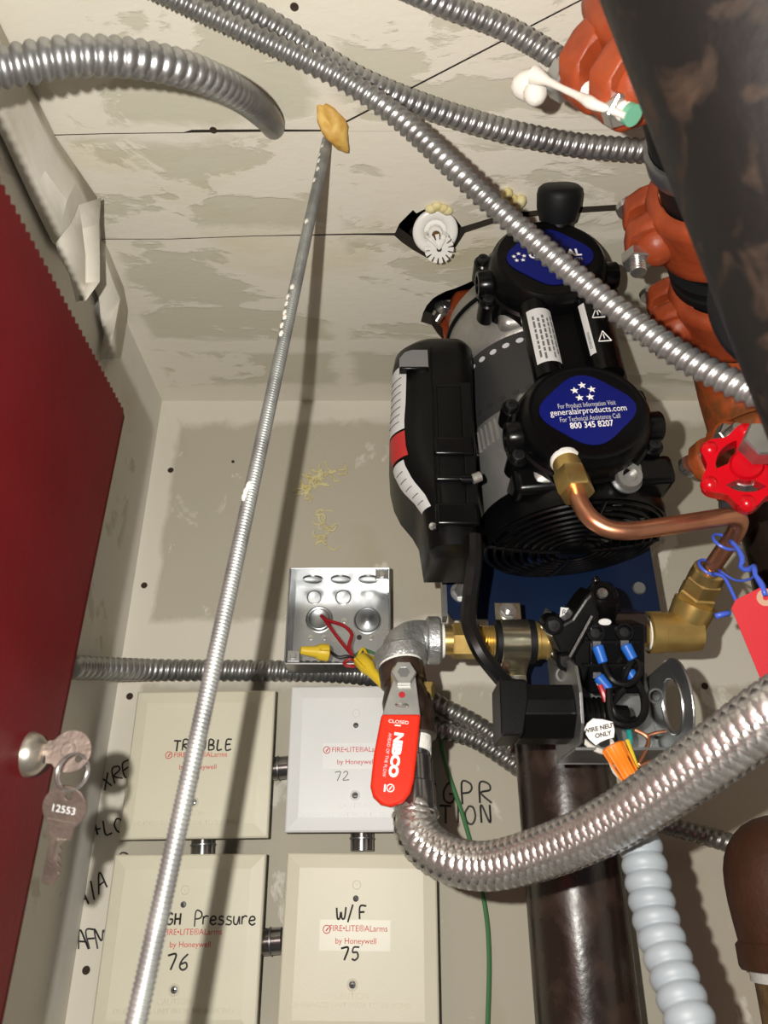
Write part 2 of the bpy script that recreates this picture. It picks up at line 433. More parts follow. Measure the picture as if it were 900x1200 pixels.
def board(outer, holes=()):
    # outline seen from below: plane axes X and -Y, so the normal (X x -Y) points down
    b = MB().prism(flip(outer), (0, 0, ZC), X, -Yv, .0, [flip(h) for h in holes], back=-.0125)
    o = b.build('ceiling_panel', 'ceiling_board', ceiling, smooth=False)
    o.data.materials.append(MT['board_edge_shade'])          # broken gypsum edges, brown and darkened with painted gap shade
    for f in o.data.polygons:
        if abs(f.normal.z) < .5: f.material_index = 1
    return o
seam2_lo = [cxy(*p) for p in ((200, 280.6), (300, 276.9), (420, 275.3), (462, 276), (471, 284), (484, 293), (500, 302), (520, 303), (534, 290), (545, 273), (590, 258), (640, 252), (720, 247))]
seam2_hi = [cxy(*p) for p in ((200, 279.8), (300, 276), (420, 273.5), (463, 273), (468, 262), (478, 252), (484, 246), (488, 250), (498, 245), (520, 243), (533, 255), (541, 266), (590, 251), (640, 245), (720, 240))]
xa = XL; xb = .62
pipe_hole = [cxy(*p) for p in ((493, 377), (496, 366), (500, 358), (507, 350), (513, 346), (523, 341), (533, 338), (545, 333), (560, 326), (580, 322), (610, 330), (632, 352), (640, 385), (625, 420), (590, 432), (550, 425), (525, 405), (512, 390), (506, 381))]
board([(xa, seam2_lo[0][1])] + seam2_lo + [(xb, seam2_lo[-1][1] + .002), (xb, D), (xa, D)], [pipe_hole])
s1 = [cxy(*p) for p in ((60, 159), (130, 157), (215, 156), (225, 155.5), (312, 154.5), (395, 154), (450, 154), (600, 153), (750, 152))]
s1h = [cxy(*p) for p in ((60, 157.8), (130, 156), (215, 155), (225, 152), (312, 151.5), (380, 152), (392, 150))]
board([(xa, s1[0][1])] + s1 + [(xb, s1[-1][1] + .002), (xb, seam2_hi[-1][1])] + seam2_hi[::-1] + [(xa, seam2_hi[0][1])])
dg0, dg1 = Vector(cxy(395, 147)), Vector(cxy(675, 2)); dd = dg1 - dg0; dg2 = dg0 + dd * 2.6
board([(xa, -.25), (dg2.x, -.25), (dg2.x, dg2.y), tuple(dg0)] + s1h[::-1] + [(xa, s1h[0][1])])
off = Vector((.0005, .0003))
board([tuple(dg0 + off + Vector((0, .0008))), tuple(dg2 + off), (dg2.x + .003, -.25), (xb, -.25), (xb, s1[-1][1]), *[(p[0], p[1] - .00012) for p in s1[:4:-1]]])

# screw heads sunk in the boards
def screwhole(p, n, parent, r=.0026):
    b = MB().lathe(p, n, [(-.0005, r), (.0002, r), (.0004, r * .8), (.0001, r * .4), (.0001, 0)], 14)
    return b.build('drywall_screw', 'rust_dark', parent)
for q in ((345, 8), (250, 152.5)): screwhole(PU(q[0], q[1], H), -Z, ceiling, .0023)
for q in ((200, 551), (169, 686), (273, 541), (152, 816), (101, 1137), (826, 804)): screwhole(PY(q[0], q[1], D), -Yv, wall_back, .0027 if q[0] != 273 else .0015)

# loose joint tape peeling off the ceiling corner
def sheet(rows, name, label, m='tape'):
    o = MB().grid(rows).build(name, m, None, ang=22, solid=.0007)
    return tag(o, label, 'tape')
ed = [(-60, -90), (-5, 20), (40, 110), (64, 160), (86, 192), (113, 231), (115, 262)]
mi = [(-80, -80), (-28, 40), (20, 130), (52, 200), (78, 235), (100, 282), (112, 300)]
lo = [(-100, -50), (-45, 70), (5, 165), (34, 228), (62, 285), (80, 300), (98, 306)]
rows = []
for i, (a, c, d_) in enumerate(zip(ed, mi, lo)):
    A = PU(a[0], a[1], H - .0015); C_ = PX(d_[0], d_[1], XL + .0035); B_ = PX(c[0], c[1], XL + .004 + (.004 if i % 2 else .012) * (i > 2))
    rows.append([A, A.lerp(B_, .5) + Vector((.003, 0, -.001)), B_, B_.lerp(C_, .5) + Vector((.001, 0, 0)), C_])
sheet(rows, 'joint_tape', 'loose strip of paper joint tape along the ceiling corner above the red door')
ed = [(118, 232), (116, 262), (117, 300), (117, 330), (100, 352)]
mi = [(92, 240), (96, 268), (100, 300), (100, 332), (94, 352)]
lo = [(84, 262), (66, 285), (68, 296), (82, 322), (90, 354)]
rows = [[PX(c[0], c[1], XL + .028), PX(b_[0], b_[1], XL + .024), PX(a[0], a[1], XL + .032)] for a, b_, c in zip(ed, mi, lo)]
sheet(rows, 'torn_tape', 'torn flap of white paper tape hanging crumpled beside the red door edge')
ed = [(118, 262), (128, 262), (140, 288), (152, 318), (150, 360), (140, 420)]
mi = [(117, 300), (122, 300), (132, 330), (140, 350), (134, 385), (126, 420)]
lo = [(112, 340), (116, 350), (118, 372), (122, 392), (120, 405), (116, 424)]
rows = [[PX(c[0], c[1], XL + .004), PX(b_[0], b_[1], XL + .012), PX(a[0], a[1], XL + .005)] for a, b_, c in zip(ed, mi, lo)]
sheet(rows, 'corner_tape', 'folded paper corner tape on the left wall just right of the torn flap')

# handwriting on the back wall
hand('HIGPR', .0140, PY(486, 941, D), X, Z, 'ink_black', wall_back, w=.0008, adv=.95)
hand('ATION', .0122, PY(497, 965, D), X, Z, 'ink_black', wall_back, w=.0008, adv=.95)
t_ = (X * .8 + Z * .6).normalized(); t2 = (Z * .85 - X * .35).normalized()
hand('XRE', .0105, PY(122, 927, D), (X * .8 + Z * .55), t2, 'ink_black', wall_back, w=.0006)
hand('+LO', .0100, PY(110, 981, D), (X * .95 + Z * .15), t2, 'ink_black', wall_back, w=.0006)
hand('AIA D', .0125, PY(94, 1068, D), (X * .75 + Z * .66), t2, 'ink_black', wall_back, w=.0006)
hand('AFM', .0125, PY(92, 1112, D), X, t2, 'ink_black', wall_back, w=.0006, adv=.5)

# dried foam on the back wall
def smear(path, wid, n, label, seed):
    rnd = random.Random(seed); b = MB()
    for i in range(n):
        t = rnd.random(); k = t * (len(path) - 1); j = min(int(k), len(path) - 2); p = path[j].lerp(path[j + 1], k - j) + Vector((rnd.uniform(-wid, wid), 0, rnd.uniform(-wid, wid)))
        pts = [p.copy()]; an = rnd.uniform(0, 6.28)
        for q in range(5):
            an += rnd.uniform(-1.2, 1.2); p = p + Vector((math.cos(an), 0, math.sin(an))) * .0026; pts.append(p + Yv * rnd.uniform(-.0012, 0))
        b.tube(pts, rnd.uniform(.0005, .0010), 6, .001)
    return tag(b.build('foam_smear', 'foam_pale', None, ang=180, kind='stuff'), label, 'foam')
smear([PY(357, 576, D - .0003), PY(372, 562, D - .0003), PY(396, 546, D - .0003)], .005, 34, 'yellow dried foam smear on the back wall, the upper wider one', 3)
smear([PY(376, 598, D - .0003), PY(381, 616, D - .0003), PY(380, 640, D - .0003)], .0022, 15, 'yellow dried foam smear on the back wall, the lower narrow drip', 5)

# ================================================================== flexible steel conduits
def conduit(pts, dia, label, m='fmc', pitch=.0052, amp=.0019, group='flexible steel conduits', name='flexible_conduit', power=.5, inv=False):
    b = MB().corr(pts, dia / 2, amp, pitch, n=20, per=8, power=power, inv=inv)
    return tag(b.build(name, m, None, ang=180), label, 'conduit', group)
conduit([P(-60, 96, .28), P(-20, 84, .287), P(20, 76, .29), P(90, 66, .295), P(160, 69, .305), P(230, 86, .325), P(282, 112, .36), P(311, 136, .42), P(323, 152, .49)], .0150, 'thick steel flexible conduit arching from top left corner into the ceiling slot', pitch=.0050, amp=.0021)
conduit([P(-90, -150, .362), P(0, -100, .345), P(100, -52, .352), P(200, -4, .372), P(300, 43, .383), P(400, 92, .385), P(470, 140, .38), P(540, 205, .365), P(600, 260, .355), P(700, 345, .335), P(800, 418, .31), P(900, 468, .285), P(980, 500, .272), P(1120, 540, .285), P(1300, 560, .34)], .0122, 'long steel flexible conduit crossing diagonally in front of the compressor', pitch=.0047, amp=.0017, power=.8, inv=True)
conduit([P(90, -110, .370), P(160, -62, .368), P(250, -10, .385), P(330, 36, .40), P(390, 76, .41), P(440, 102, .42), P(520, 132, .435), P(600, 155, .445), P(680, 170, .45), P(765, 177, .45)], .0134, 'steel flexible conduit running along the ceiling to the silver pipe band', pitch=.0048)
conduit([P(250, -120, .366), P(330, -82, .352), P(420, -40, .36), P(520, 5, .385), P(590, 32, .392), P(660, 72, .396)], .0120, 'short steel flexible conduit at top edge ending behind the orange coupling', pitch=.0046)
conduit([P(84, 782, .515), P(140, 784, .555), P(200, 785, .588), P(320, 786, .598), P(400, 788, .598), P(470, 796, .592)], .0168, 'horizontal steel flexible conduit on the back wall just above the cover plates', pitch=.0056)
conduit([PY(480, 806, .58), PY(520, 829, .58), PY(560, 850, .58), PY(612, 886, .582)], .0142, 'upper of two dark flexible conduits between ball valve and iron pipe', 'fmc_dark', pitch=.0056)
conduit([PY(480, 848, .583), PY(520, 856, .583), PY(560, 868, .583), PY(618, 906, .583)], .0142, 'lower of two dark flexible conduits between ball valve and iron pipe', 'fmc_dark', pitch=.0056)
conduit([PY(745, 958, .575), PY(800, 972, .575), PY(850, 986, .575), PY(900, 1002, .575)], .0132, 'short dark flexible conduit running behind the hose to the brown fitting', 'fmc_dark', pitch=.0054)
# grey liquid-tight conduit
b = MB().corr([P(735, 945, .335), P(752, 1000, .322), P(768, 1075, .305), P(790, 1145, .288), P(815, 1215, .272), P(842, 1290, .26)], .0093, .0016, .0070, n=24, per=12, helix=0, power=.75)
tag(b.build('liquidtight_conduit', 'liquidtight', None, ang=180), 'pale grey ribbed plastic conduit hanging below the braided hose', 'conduit')
# green wire
tag(MB().tube([PY(512, 840, .588), PY(522, 895, .59), PY(545, 965, .592), PY(566, 1050, .592), PY(573, 1120, .592), PY(570, 1240, .592)], .0015, 8).build('green_wire', 'wire_green', None), 'thin green ground wire hanging down the back wall', 'wire')

# ================================================================== threaded rod and its foam
ROD0, ROD1 = P(383, 166, .4717), P(170, 1150, .222)
dirr = ROD1 - ROD0
b = MB().corr([ROD0 - dirr * .02, ROD0 + dirr * .4, ROD0 + dirr * .8, ROD0 + dirr * 1.25], (.00320), .00055, .0015, n=14, per=5, power=1.0)
rod = tag(b.build('threaded_rod', 'zinc_rod', None, ang=180), 'zinc threaded rod hanging from the ceiling across the picture', 'rod')
rnd = random.Random(11)
for t in (.02, .04, .055, .075, .1, .19, .315, .33, .342, .357, .366, .378, .392, .60, .606, .612):
    side = (-RT * rnd.uniform(.2, .9) - AX * .7 + UPV * rnd.uniform(-.2, .2)); side = (side - dirr.normalized() * side.dot(dirr.normalized())).normalized()
    p = ROD0 + dirr * t + side * .0024
    MB().lathe(p - dirr.normalized() * .0026, dirr, [(0, .0003), (.0012, .0010), (.0026, .0014), (.0042, .0011), (.0056, .0002)], 9).build('compound_splash', 'mud', rod, ang=180)
def lump(c, r, seed, name, m, sc=(1, 1, 1), tilt=None):
    """one irregular foam lump: a sphere pushed in and out"""
    rnd = random.Random(seed); dirs = [(Vector((rnd.gauss(0, 1), rnd.gauss(0, 1), rnd.gauss(0, 1))).normalized(), rnd.uniform(-.35, .45)) for _ in range(26)]
    b = MB().ball((0, 0, 0), 1, (1, 1, 1), 28, 18); out = []
    for v in b.v:
        v = Vector(v); k = 1 + sum(a * max(0, v.dot(d) - .72) / .28 for d, a in dirs); q = Vector((v.x * sc[0], v.y * sc[1], v.z * sc[2])) * (r * k)
        out.append(tuple(Vector(c) + (tilt @ q if tilt else q)))
    b.v = out
    return b.build(name, m, None, ang=180)
fb0, fb1 = PU(377, 128, H - .002), PU(405, 172, H - .006); fdv = (fb1 - fb0).normalized()
tl = Matrix((fdv, fdv.cross(Z).normalized(), Z)).transposed()
tag(lump((fb0 + fb1) / 2, .0105, 6, 'foam_blob', 'foam', (1.25, .68, .55), tl), 'amber expanding foam lump on the ceiling at the rod top', 'foam')

# ================================================================== red door with lock and keys
DX = -.1246
door = thing('cabinet_door', 'dark red steel cabinet with toothed door edge at left', 'cabinet', (DX, .31, CZ - .45))  # only the open door leaf is modelled, no cabinet body
def DP(Y, U): return (DX + (U - .2065) * .018, Y, CZ + U)
b = MB(); th = .0016
pts = [DP(.31, .2065), DP(.31, -.45), DP(-.12, -.45), DP(-.12, .2065)]
b.add([Vector(p) for p in pts] + [Vector(p) - X * th for p in pts], [(0, 1, 2, 3), (7, 6, 5, 4), (0, 4, 5, 1), (1, 5, 6, 2), (2, 6, 7, 3), (3, 7, 4, 0)])
b.build('door_panel', 'red_paint', door, smooth=False, bevel=.0006)
top = [(-.12, -.001)]     # saw-toothed edging along the top
for i in range(107):
    y_ = -.12 + i * .0040; top += [(y_ + .0004, .0004), (y_ + .0011, .0020), (y_ + .0022, .0022), (y_ + .0032, .0004)]
top.append((.31, -.001))
MB().prism(top, Vector(DP(0, .2065)) - X * .0016, Yv, Z, .0016).build('toothed_edging', 'red_paint', door, smooth=False)
b = MB()   # folded return flange on the free edge
b.add([Vector(DP(.3095, .2055)), Vector(DP(.3095, -.45)), Vector(DP(.3095, -.45)) - X * .016, Vector(DP(.3095, .2055)) - X * .016,
       Vector(DP(.3075, .2055)), Vector(DP(.3075, -.45)), Vector(DP(.3075, -.45)) - X * .016, Vector(DP(.3075, .2055)) - X * .016],
      [(0, 1, 2, 3), (7, 6, 5, 4), (0, 4, 5, 1), (1, 5, 6, 2), (2, 6, 7, 3), (3, 7, 4, 0)])
b.build('return_flange', 'red_edge', door, smooth=False)
LK = PX(33, 884, DX - .0033)
KS = 1.2
lock = MB().lathe(LK - X * .004, X, [(0, .0080), (.0050, .0080), (.0074, .0070), (.0094, .0050), (.0098, .0036), (.0098, 0)], 28).build('lock_cylinder', 'nickel', door)
MB().box(LK + X * .0056, (.0012, .0014, .0062)).build('keyway', 'ink_black', lock)
def key_mesh(c, ux, uy, r, hole, blade, w, nz=.0011):
    """bow centred at c; the blade runs along -uy"""
    pts = []; a0 = math.asin(w / 2 / r)
    for i in range(33):
        a = -math.pi / 2 + a0 * 1.6 + (2 * math.pi - 3.2 * a0) * i / 32
        pts.append((r * math.cos(a), r * math.sin(a)))
    L = r + blade; sh = r + blade * .16
    out = list(pts) + [(-w * .72, -sh), (-w * .5, -sh - .0005), (-w * .5, -L + .0006), (-w * .2, -L), (w * .2, -L)]
    q = [(.28, .5), (.30, .34), (.42, .44), (.50, .18), (.58, .38), (.66, .14), (.76, .34), (.84, .10), (.93, .32), (1.0, .5)]
    for (t, e_) in q: out.append((w * e_, -L + (L - sh) * t))
    out.append((w * .72, -sh))
    ho = [(hole[0] + hole[2] * math.cos(2 * math.pi * i / 14), hole[1] + hole[2] * math.sin(2 * math.pi * i / 14)) for i in range(14)]
    return MB().prism(out[::-1] if False else out, c, ux, uy, nz / 2, [ho], back=-nz / 2)
KC = LK + X * .0154 + Vector((0, -.0006, .0009))
kb = KC
key1 = key_mesh(kb, (Z * -1 + X * .05), (X + Z * .03), .0074, (.0027, .0033, .0013), .0062, .0054).build('cabinet_key', 'key_brass', None, bevel=.00022)
tag(key1, 'brass cabinet key sitting in the door lock', 'key')
MB().torus(kb + Vector((-.0010, -.0007, .0005)), -Yv, .0026, .0003, 24, 6).build('stamped_ring', 'key_brass', key1)
k2c = P(76, 946, .270); uyk = RT * .19 + UPV * .98; uxk = RT * .98 - UPV * .19
key2 = key_mesh(k2c, uxk, uyk, .0077, (.0007, .0043, .0015), .0200, .0060).build('cabinet_key', 'key_brass', None, bevel=.00022)
tag(key2, 'brass cabinet key hanging from the key ring, stamped with digits', 'key')
text('12553', .0036, k2c + uyk * -.0005 - AX * .0008, uxk, uyk, 'label_white', key2, 'stamped_number')
MB().cyl(k2c + uxk * -.005 + uyk * -.0048 - AX * .0006, k2c + uxk * .005 + uyk * -.0048 - AX * .0006, .0003, n=6).build('stamped_line', 'nickel', key2)
MB().cyl(k2c + uyk * -.0115 - AX * .0004, k2c + uyk * -.0185 - AX * .0004, .0008, n=8).build('blade_groove', 'nickel', key2)
rg = P(84, 905, .270)
b = MB().torus(rg, (X * .82 - AX * .55 + Z * .1), .0062, .0005, 36, 8); b.torus(rg + Vector((.0008, -.0003, 0)), (X * .82 - AX * .55 + Z * .1), .0062, .0005, 36, 8)
tag(b.build('key_ring', 'screw_steel', None), 'small split ring joining the two cabinet keys', 'key ring')

# ================================================================== module cover plates on boxes
YC = .565
def cover(cx, cu, w, h, rot, label, m, em, st):
    t = thing('cover_plate', label, 'cover plate', (cx, YC, CZ + cu - h / 2), 'square alarm module covers')
    ux = (X * math.cos(rot) + Z * math.sin(rot)); uz = (Z * math.cos(rot) - X * math.sin(rot)); c = Vector((cx, YC, CZ + cu))
    vs = []
    for (k, y) in ((0, .006), (0, .001), (.0012, 0), (.0092, -.0018)):
        for (i, j) in ((-1, -1), (1, -1), (1, 1), (-1, 1)): vs.append(c + ux * (i * (w / 2 - k)) + uz * (j * (h / 2 - k)) + Yv * y)
    fs = [(3, 2, 1, 0), (12, 13, 14, 15)]
    for r in range(3):
        for k in range(4): fs.append((r * 4 + k, r * 4 + (k + 1) % 4, r * 4 + 4 + (k + 1) % 4, r * 4 + 4 + k))
    MB().add(vs, fs).build('plate', m, t, smooth=False, bevel=.0005)
    MB().box(c + Yv * .0205, (w - .010, .0290, h - .010), ux, Yv, uz).build('outlet_box', 'galv_dark', t, smooth=False, bevel=.001)
    def at(px, py):
        p = PY(px, py, YC - .0018); return p
    return t, ux, uz, at
def screw(p, d, r, parent, m='screw_steel', slot='ink_black', name='screw'):
    d = Vector(d).normalized(); u, v, d = frame(d)
    s = MB().lathe(p, d, [(-.0004, r), (.0003, r), (.0008, r * .7), (.0009, 0)], 16).build(name, m, parent)
    MB().box(Vector(p) + d * .0009, (r * 1.2, r * .28, .0003), u, v, d).box(Vector(p) + d * .0009, (r * .28, r * 1.2, .0003), u, v, d).build('slot', slot, s, smooth=False)
    return s
def furnish(t, ux, uz, at, em, st, lab, icon, s1, s2, cau, hands, sticker=True):
    n = ux.cross(uz).normalized()
    if sticker:
        MB().box(at(*lab) + n * .00008 - uz * .001, (.0455, .0175, .00016), ux, uz).build('sticker', st, t, smooth=False)
    o1 = at(lab[0] + 4, lab[1] - 4)
    text('FIRE\u2022LITE\u00aeALarms', .0050, o1 + uz * .0008, ux, uz, 'ink_red', t, wide=.96)
    text('by Honeywell', .0048, at(lab[0] + 1, lab[1] + 9), ux, uz, 'ink_red', t)
    MB().torus(at(lab[0] - 33, lab[1] - 5) + n * .0004, n, .0023, .00028, 20, 5).cyl(at(lab[0] - 34, lab[1] - 3) + n * .0004, at(lab[0] - 31, lab[1] - 7) + n * .0004, .0004, n=6).build('logo_ring', 'ink_red', t)
    if icon:
        MB().torus(at(*icon) + n * .0001, n, .0026, .00028, 20, 6).box(at(*icon) + n * .0002, (.0017, .0017, .0002), ux, uz).build('indicator_ring', em, t)
    if s1: screw(at(*s1), n, .0019, t, 'galv_dark')
    if s2:
        screw(at(*s2), n, .0022, t, 'galv_box', 'ink_black'); MB().torus(at(*s2) + n * .0002, n, .0030, .0005, 22, 6).build('screw_rim', em, t)
    text('CAUTION', .0048, at(*cau), ux, uz, em, t, 'embossed_caution', extrude=.0005)
    text('DE-ENERGIZE UNIT PRIOR TO SERVICING', .0042, at(cau[0] - 1, cau[1] + 11), ux, uz, em, t, 'embossed_caution', wide=.95, extrude=.0005)
    for (s, h, q, w, m, adv, wd) in hands: hand(s, h, at(*q), ux, uz, m, t, w=w, adv=adv, wide=wd)
c1 = cover(-.1302, .0850, .1015, .1005, .012, 'ivory cover plate with TROUBLE handwritten, upper left of the four', 'cover_ivory', 'emboss', 'sticker')
furnish(*c1, 'emboss', 'cover_ivory', (231, 890), None, None, (227, 940), (222, 953), [('TROUBLE', .0072, (203, 880), .00062, 'ink_black', .85, 1.0), ('7A', .0062, (218, 914), .0005, 'ink_black', .8, 1)])
c2 = cover(-.0172, .0890, .1020, .1000, .006, 'white cover plate numbered 72 behind the red valve lever', 'cover_white', 'emboss_white', 'sticker_white')
furnish(*c2, 'emboss_white', 'sticker_white', (416, 884), (417, 836), (417, 850), (416, 932), (415, 944), [('72', .0062, (392, 915), .00028, 'ink_pencil', .85, 1.1)])
c3 = cover(-.1300, -.0262, .1020, .1030, .006, 'ivory cover plate marked High Pressure 76 in black pen', 'cover_ivory', 'emboss', 'sticker')
furnish(*c3, 'emboss', 'cover_ivory', (222, 1098), (217, 1043), (215, 1060), (204, 1160), (204, 1174), [('HIGH', .0066, (179, 1084), .00062, 'ink_black', .82, 1.0), ('Pressure', .0080, (227, 1084), .0005, 'ink_black', .63, 1.0), ('76', .0088, (195, 1137), .00062, 'ink_black', .85, 1)])
c4 = cover(-.0155, -.0262, .1005, .1040, -.010, 'ivory cover plate marked W/F 75 below the braided hose', 'cover_ivory', 'emboss', 'sticker')
furnish(*c4, 'emboss', 'sticker', (416, 1094), (418, 1037), (417, 1053), (413, 1154), (412, 1167), [('W/F', .0076, (394, 1077), .00062, 'ink_black', .95, 1.0), ('75', .0072, (399, 1125), .00062, 'ink_black', .85, 1.1)])

# conduit nipples between the boxes
def nipple(a, b_, label, r=.0098):
    t = thing('conduit_nipple', label, 'nipple', a, 'steel nipples between the alarm boxes')
    MB().cyl(a, b_, r * .82, n=24).build('tube', 'steel_nipple', t)
    d = (Vector(b_) - Vector(a)).normalized(); L = (Vector(b_) - Vector(a)).length
    MB().lathe(Vector(a), d, [(L * .42, r * .83), (L * .44, r * .88), (L * .5, r * .88), (L * .52, r * .83)], 24).build('rim', 'galv_dark', t)
YN = .582
def yn(p): return PY(p[0], p[1], YN)
nipple(yn((316, 901)), yn((338, 899)), 'steel nipple between the TROUBLE plate and the white plate')
nipple(yn((306, 1104)), yn((330, 1102)), 'steel nipple between the two lower ivory cover plates')
nipple(yn((238, 978)), yn((237, 1004)), 'steel nipple below the TROUBLE cover plate')
nipple(yn((424, 970)), yn((424, 997)), 'steel nipple below the white cover plate')

# ================================================================== open steel junction box and its wires
JX0, JX1, JU0, JU1, JF, JB = -.0735, .0045, .1540, .2300, .558, .5985
jb = thing('junction_box', 'open square galvanized junction box on the back wall', 'junction box', ((JX0 + JX1) / 2, JB, CZ + JU0))
cxj = (JX0 + JX1) / 2; cuj = (JU0 + JU1) / 2; wj = JX1 - JX0; hj = JU1 - JU0; dj = JB - JF; tj = .0014
MB().box((cxj, JB - tj / 2, CZ + cuj), (wj, tj, hj)).build('back_plate', 'galv_box', jb, smooth=False)
for (nm, c, s) in (('top_wall', (cxj, (JF + JB) / 2, CZ + JU1), (wj, dj, tj)), ('bottom_wall', (cxj, (JF + JB) / 2, CZ + JU0), (wj, dj, tj)), ('side_wall', (JX0, (JF + JB) / 2, CZ + cuj), (tj, dj, hj)), ('side_wall', (JX1, (JF + JB) / 2, CZ + cuj), (tj, dj, hj))):
    MB().box(c, s).build(nm, 'galv_box', jb, smooth=False, bevel=.0005)
def ko(p, n, r, m='galv_box'):
    k = MB().lathe(p, n, [(0, r), (.0006, r), (.0008, r * .93), (.0004, r * .86), (.0004, 0)], 28).build('knockout', m, jb)
    return k
for i in range(3):
    ko(Vector((JX0 + .016 + i * .0225, (JF + JB) / 2 + .002, CZ + JU1 - tj / 2)), -Z, .0082)
ko(Vector((JX0 + .021, JB - tj, CZ + JU0 + .047)), -Yv, .0112)
ko(Vector((JX0 + .021, JB - tj - .0006, CZ + JU0 + .047)), -Yv, .0088)
k = ko(Vector((JX1 - .018, JB - tj, CZ + JU0 + .046)), -Yv, .0112, 'galv_dark'); 
MB().lathe(Vector((JX1 - .018, JB - tj - .0006, CZ + JU0 + .046)), -Yv, [(0, .010), (.0006, .0095), (.0012, .004), (.0022, .0022), (.0022, 0)], 24).build('knockout_plug', 'galv_dark', jb)
ko(Vector((JX0 + .016, JB - tj, CZ + JU0 + .066)), -Yv, .006); ko(Vector((JX0 + .040, JB - tj, CZ + JU0 + .066)), -Yv, .0065)
for q in ((364, 747), (380, 747), (435, 747), (421, 747), (403, 727)):
    MB().lathe(PY(q[0], q[1], JB - tj), -Yv, [(0, .0021), (.0005, .0021), (.0006, 0)], 12).build('rivet_hole', 'screw_steel' if q[0] != 421 else 'ink_black', jb)
for p in (Vector((JX1 - .006, JF + .0015, CZ + JU1 - .005)), Vector((JX0 + .006, JF + .0015, CZ + JU0 + .006))):
    tb = MB().box(p + Yv * .001, (.010, .0014, .009)).build('screw_ear', 'galv_box', jb, smooth=False, bevel=.0008)
    MB().hexn(p, -Yv, .0026, .0022).build('ear_screw', 'screw_steel', tb)
def wire(pts, r, m, label, grp='wires in the junction box', parent=None, name='wire'):
    o = MB().tube(pts, r, 8, .0015).build(name, m, parent)
    if parent is None: tag(o, label, 'wire', grp)
    return o
YW = .562
wire([PY(413, 768, YW), PY(398, 750, .567), PY(379, 724, .571), PY(377, 722, .57), PY(384, 727, .566), PY(402, 733, .562), PY(412, 743, .56), PY(409, 757, .56), PY(413, 770, YW)], .0014, 'wire_red', 'dark red wire looped up inside the junction box')
wire([PY(420, 778, .555), PY(411, 772, .556), PY(403, 778, .556), PY(414, 781, .555), PY(422, 776, .552)], .0013, 'wire_red', 'short dark red wire ending in the lower yellow wire nut')
wire([PY(386, 763, .556), PY(396, 770, .556), PY(407, 769, .556), PY(418, 773, .555)], .0012, 'wire_black', 'thin black wire between the two yellow wire nuts')
wire([PY(418, 772, .56), PY(425, 760, .56), PY(431, 768, .565), PY(440, 772, .575)], .0012, 'wire_yellow', 'yellow wire curling beside the lower wire nut')
wire([PY(416, 768, .57), PY(428, 762, .575), PY(448, 770, .58)], .0012, 'wire_green', 'green wire low in the junction box')
def wirenut(a, b_, label, r0=.0060, r1=.0028, m='nut_yellow', wings=True, grp='wire nuts'):
    t = thing('wire_nut', label, 'wire nut', a, grp)
    a = Vector(a); b_ = Vector(b_); d = b_ - a; L = d.length; u, v, dn = frame(d)
    MB().lathe(a, d, [(0, r0 * .82), (L * .04, r0), (L * .34, r0 * .95), (L * .46, r0 * .66), (L * .95, r1), (L, r1 * .8), (L, 0)], 16).build('cap', m, t)
    if wings:
        for s in (-1, 1):
            MB().prism([(0, 0), (L * .4, 0), (L * .36, r0 * .55), (L * .08, r0 * .7)], a + u * (s * r0 * .8) - v * .0008, dn, u * s, .0016 if s > 0 else -.0016).build('wing', m, t, bevel=.0004)
    else:
        b = MB()
        for k in range(10):
            an = 2 * math.pi * k / 10; w = u * math.cos(an) + v * math.sin(an)
            b.cyl(a + w * r0 * .98 + dn * (L * .05), a + w * (r1 * 1.1) + dn * L * .93, .0005, n=6)
        b.build('grip_ribs', m, t)
    return t
wirenut(PY(385, 765, .553), PY(352, 762, .546), 'yellow wire nut pointing left inside the junction box', .0064, .003)
wirenut(PY(422, 772, .550), PY(452, 806, .535), 'yellow wire nut hanging out of the junction box above white plate', .0060, .0028)

# ================================================================== big foreground pipe and vertical iron pipe
E1 = Vector((735, 0)); E2 = Vector((900, 430)); dE = (E2 - E1)
def big(t): q = E1 + dE * t; return P(q.x + 172, q.y - 66, .215)
b = MB().lathe(big(-1.2), big(1.22) - big(-1.2), [(0, .046), ((big(1.22) - big(-1.2)).length, .046)], 64)
tag(b.build('foreground_pipe', 'rust_pipe', None), 'large rusty black pipe close up in the top right corner', 'pipe')
IPX, IPY, IPR = .1180, .530, .0301
b = MB().cyl((IPX, IPY, 0.0), (IPX, IPY, CZ + .52), IPR, n=48)
iron = tag(b.build('iron_pipe', 'iron_pipe', None), 'thick dark iron riser pipe behind the braided hose', 'pipe')

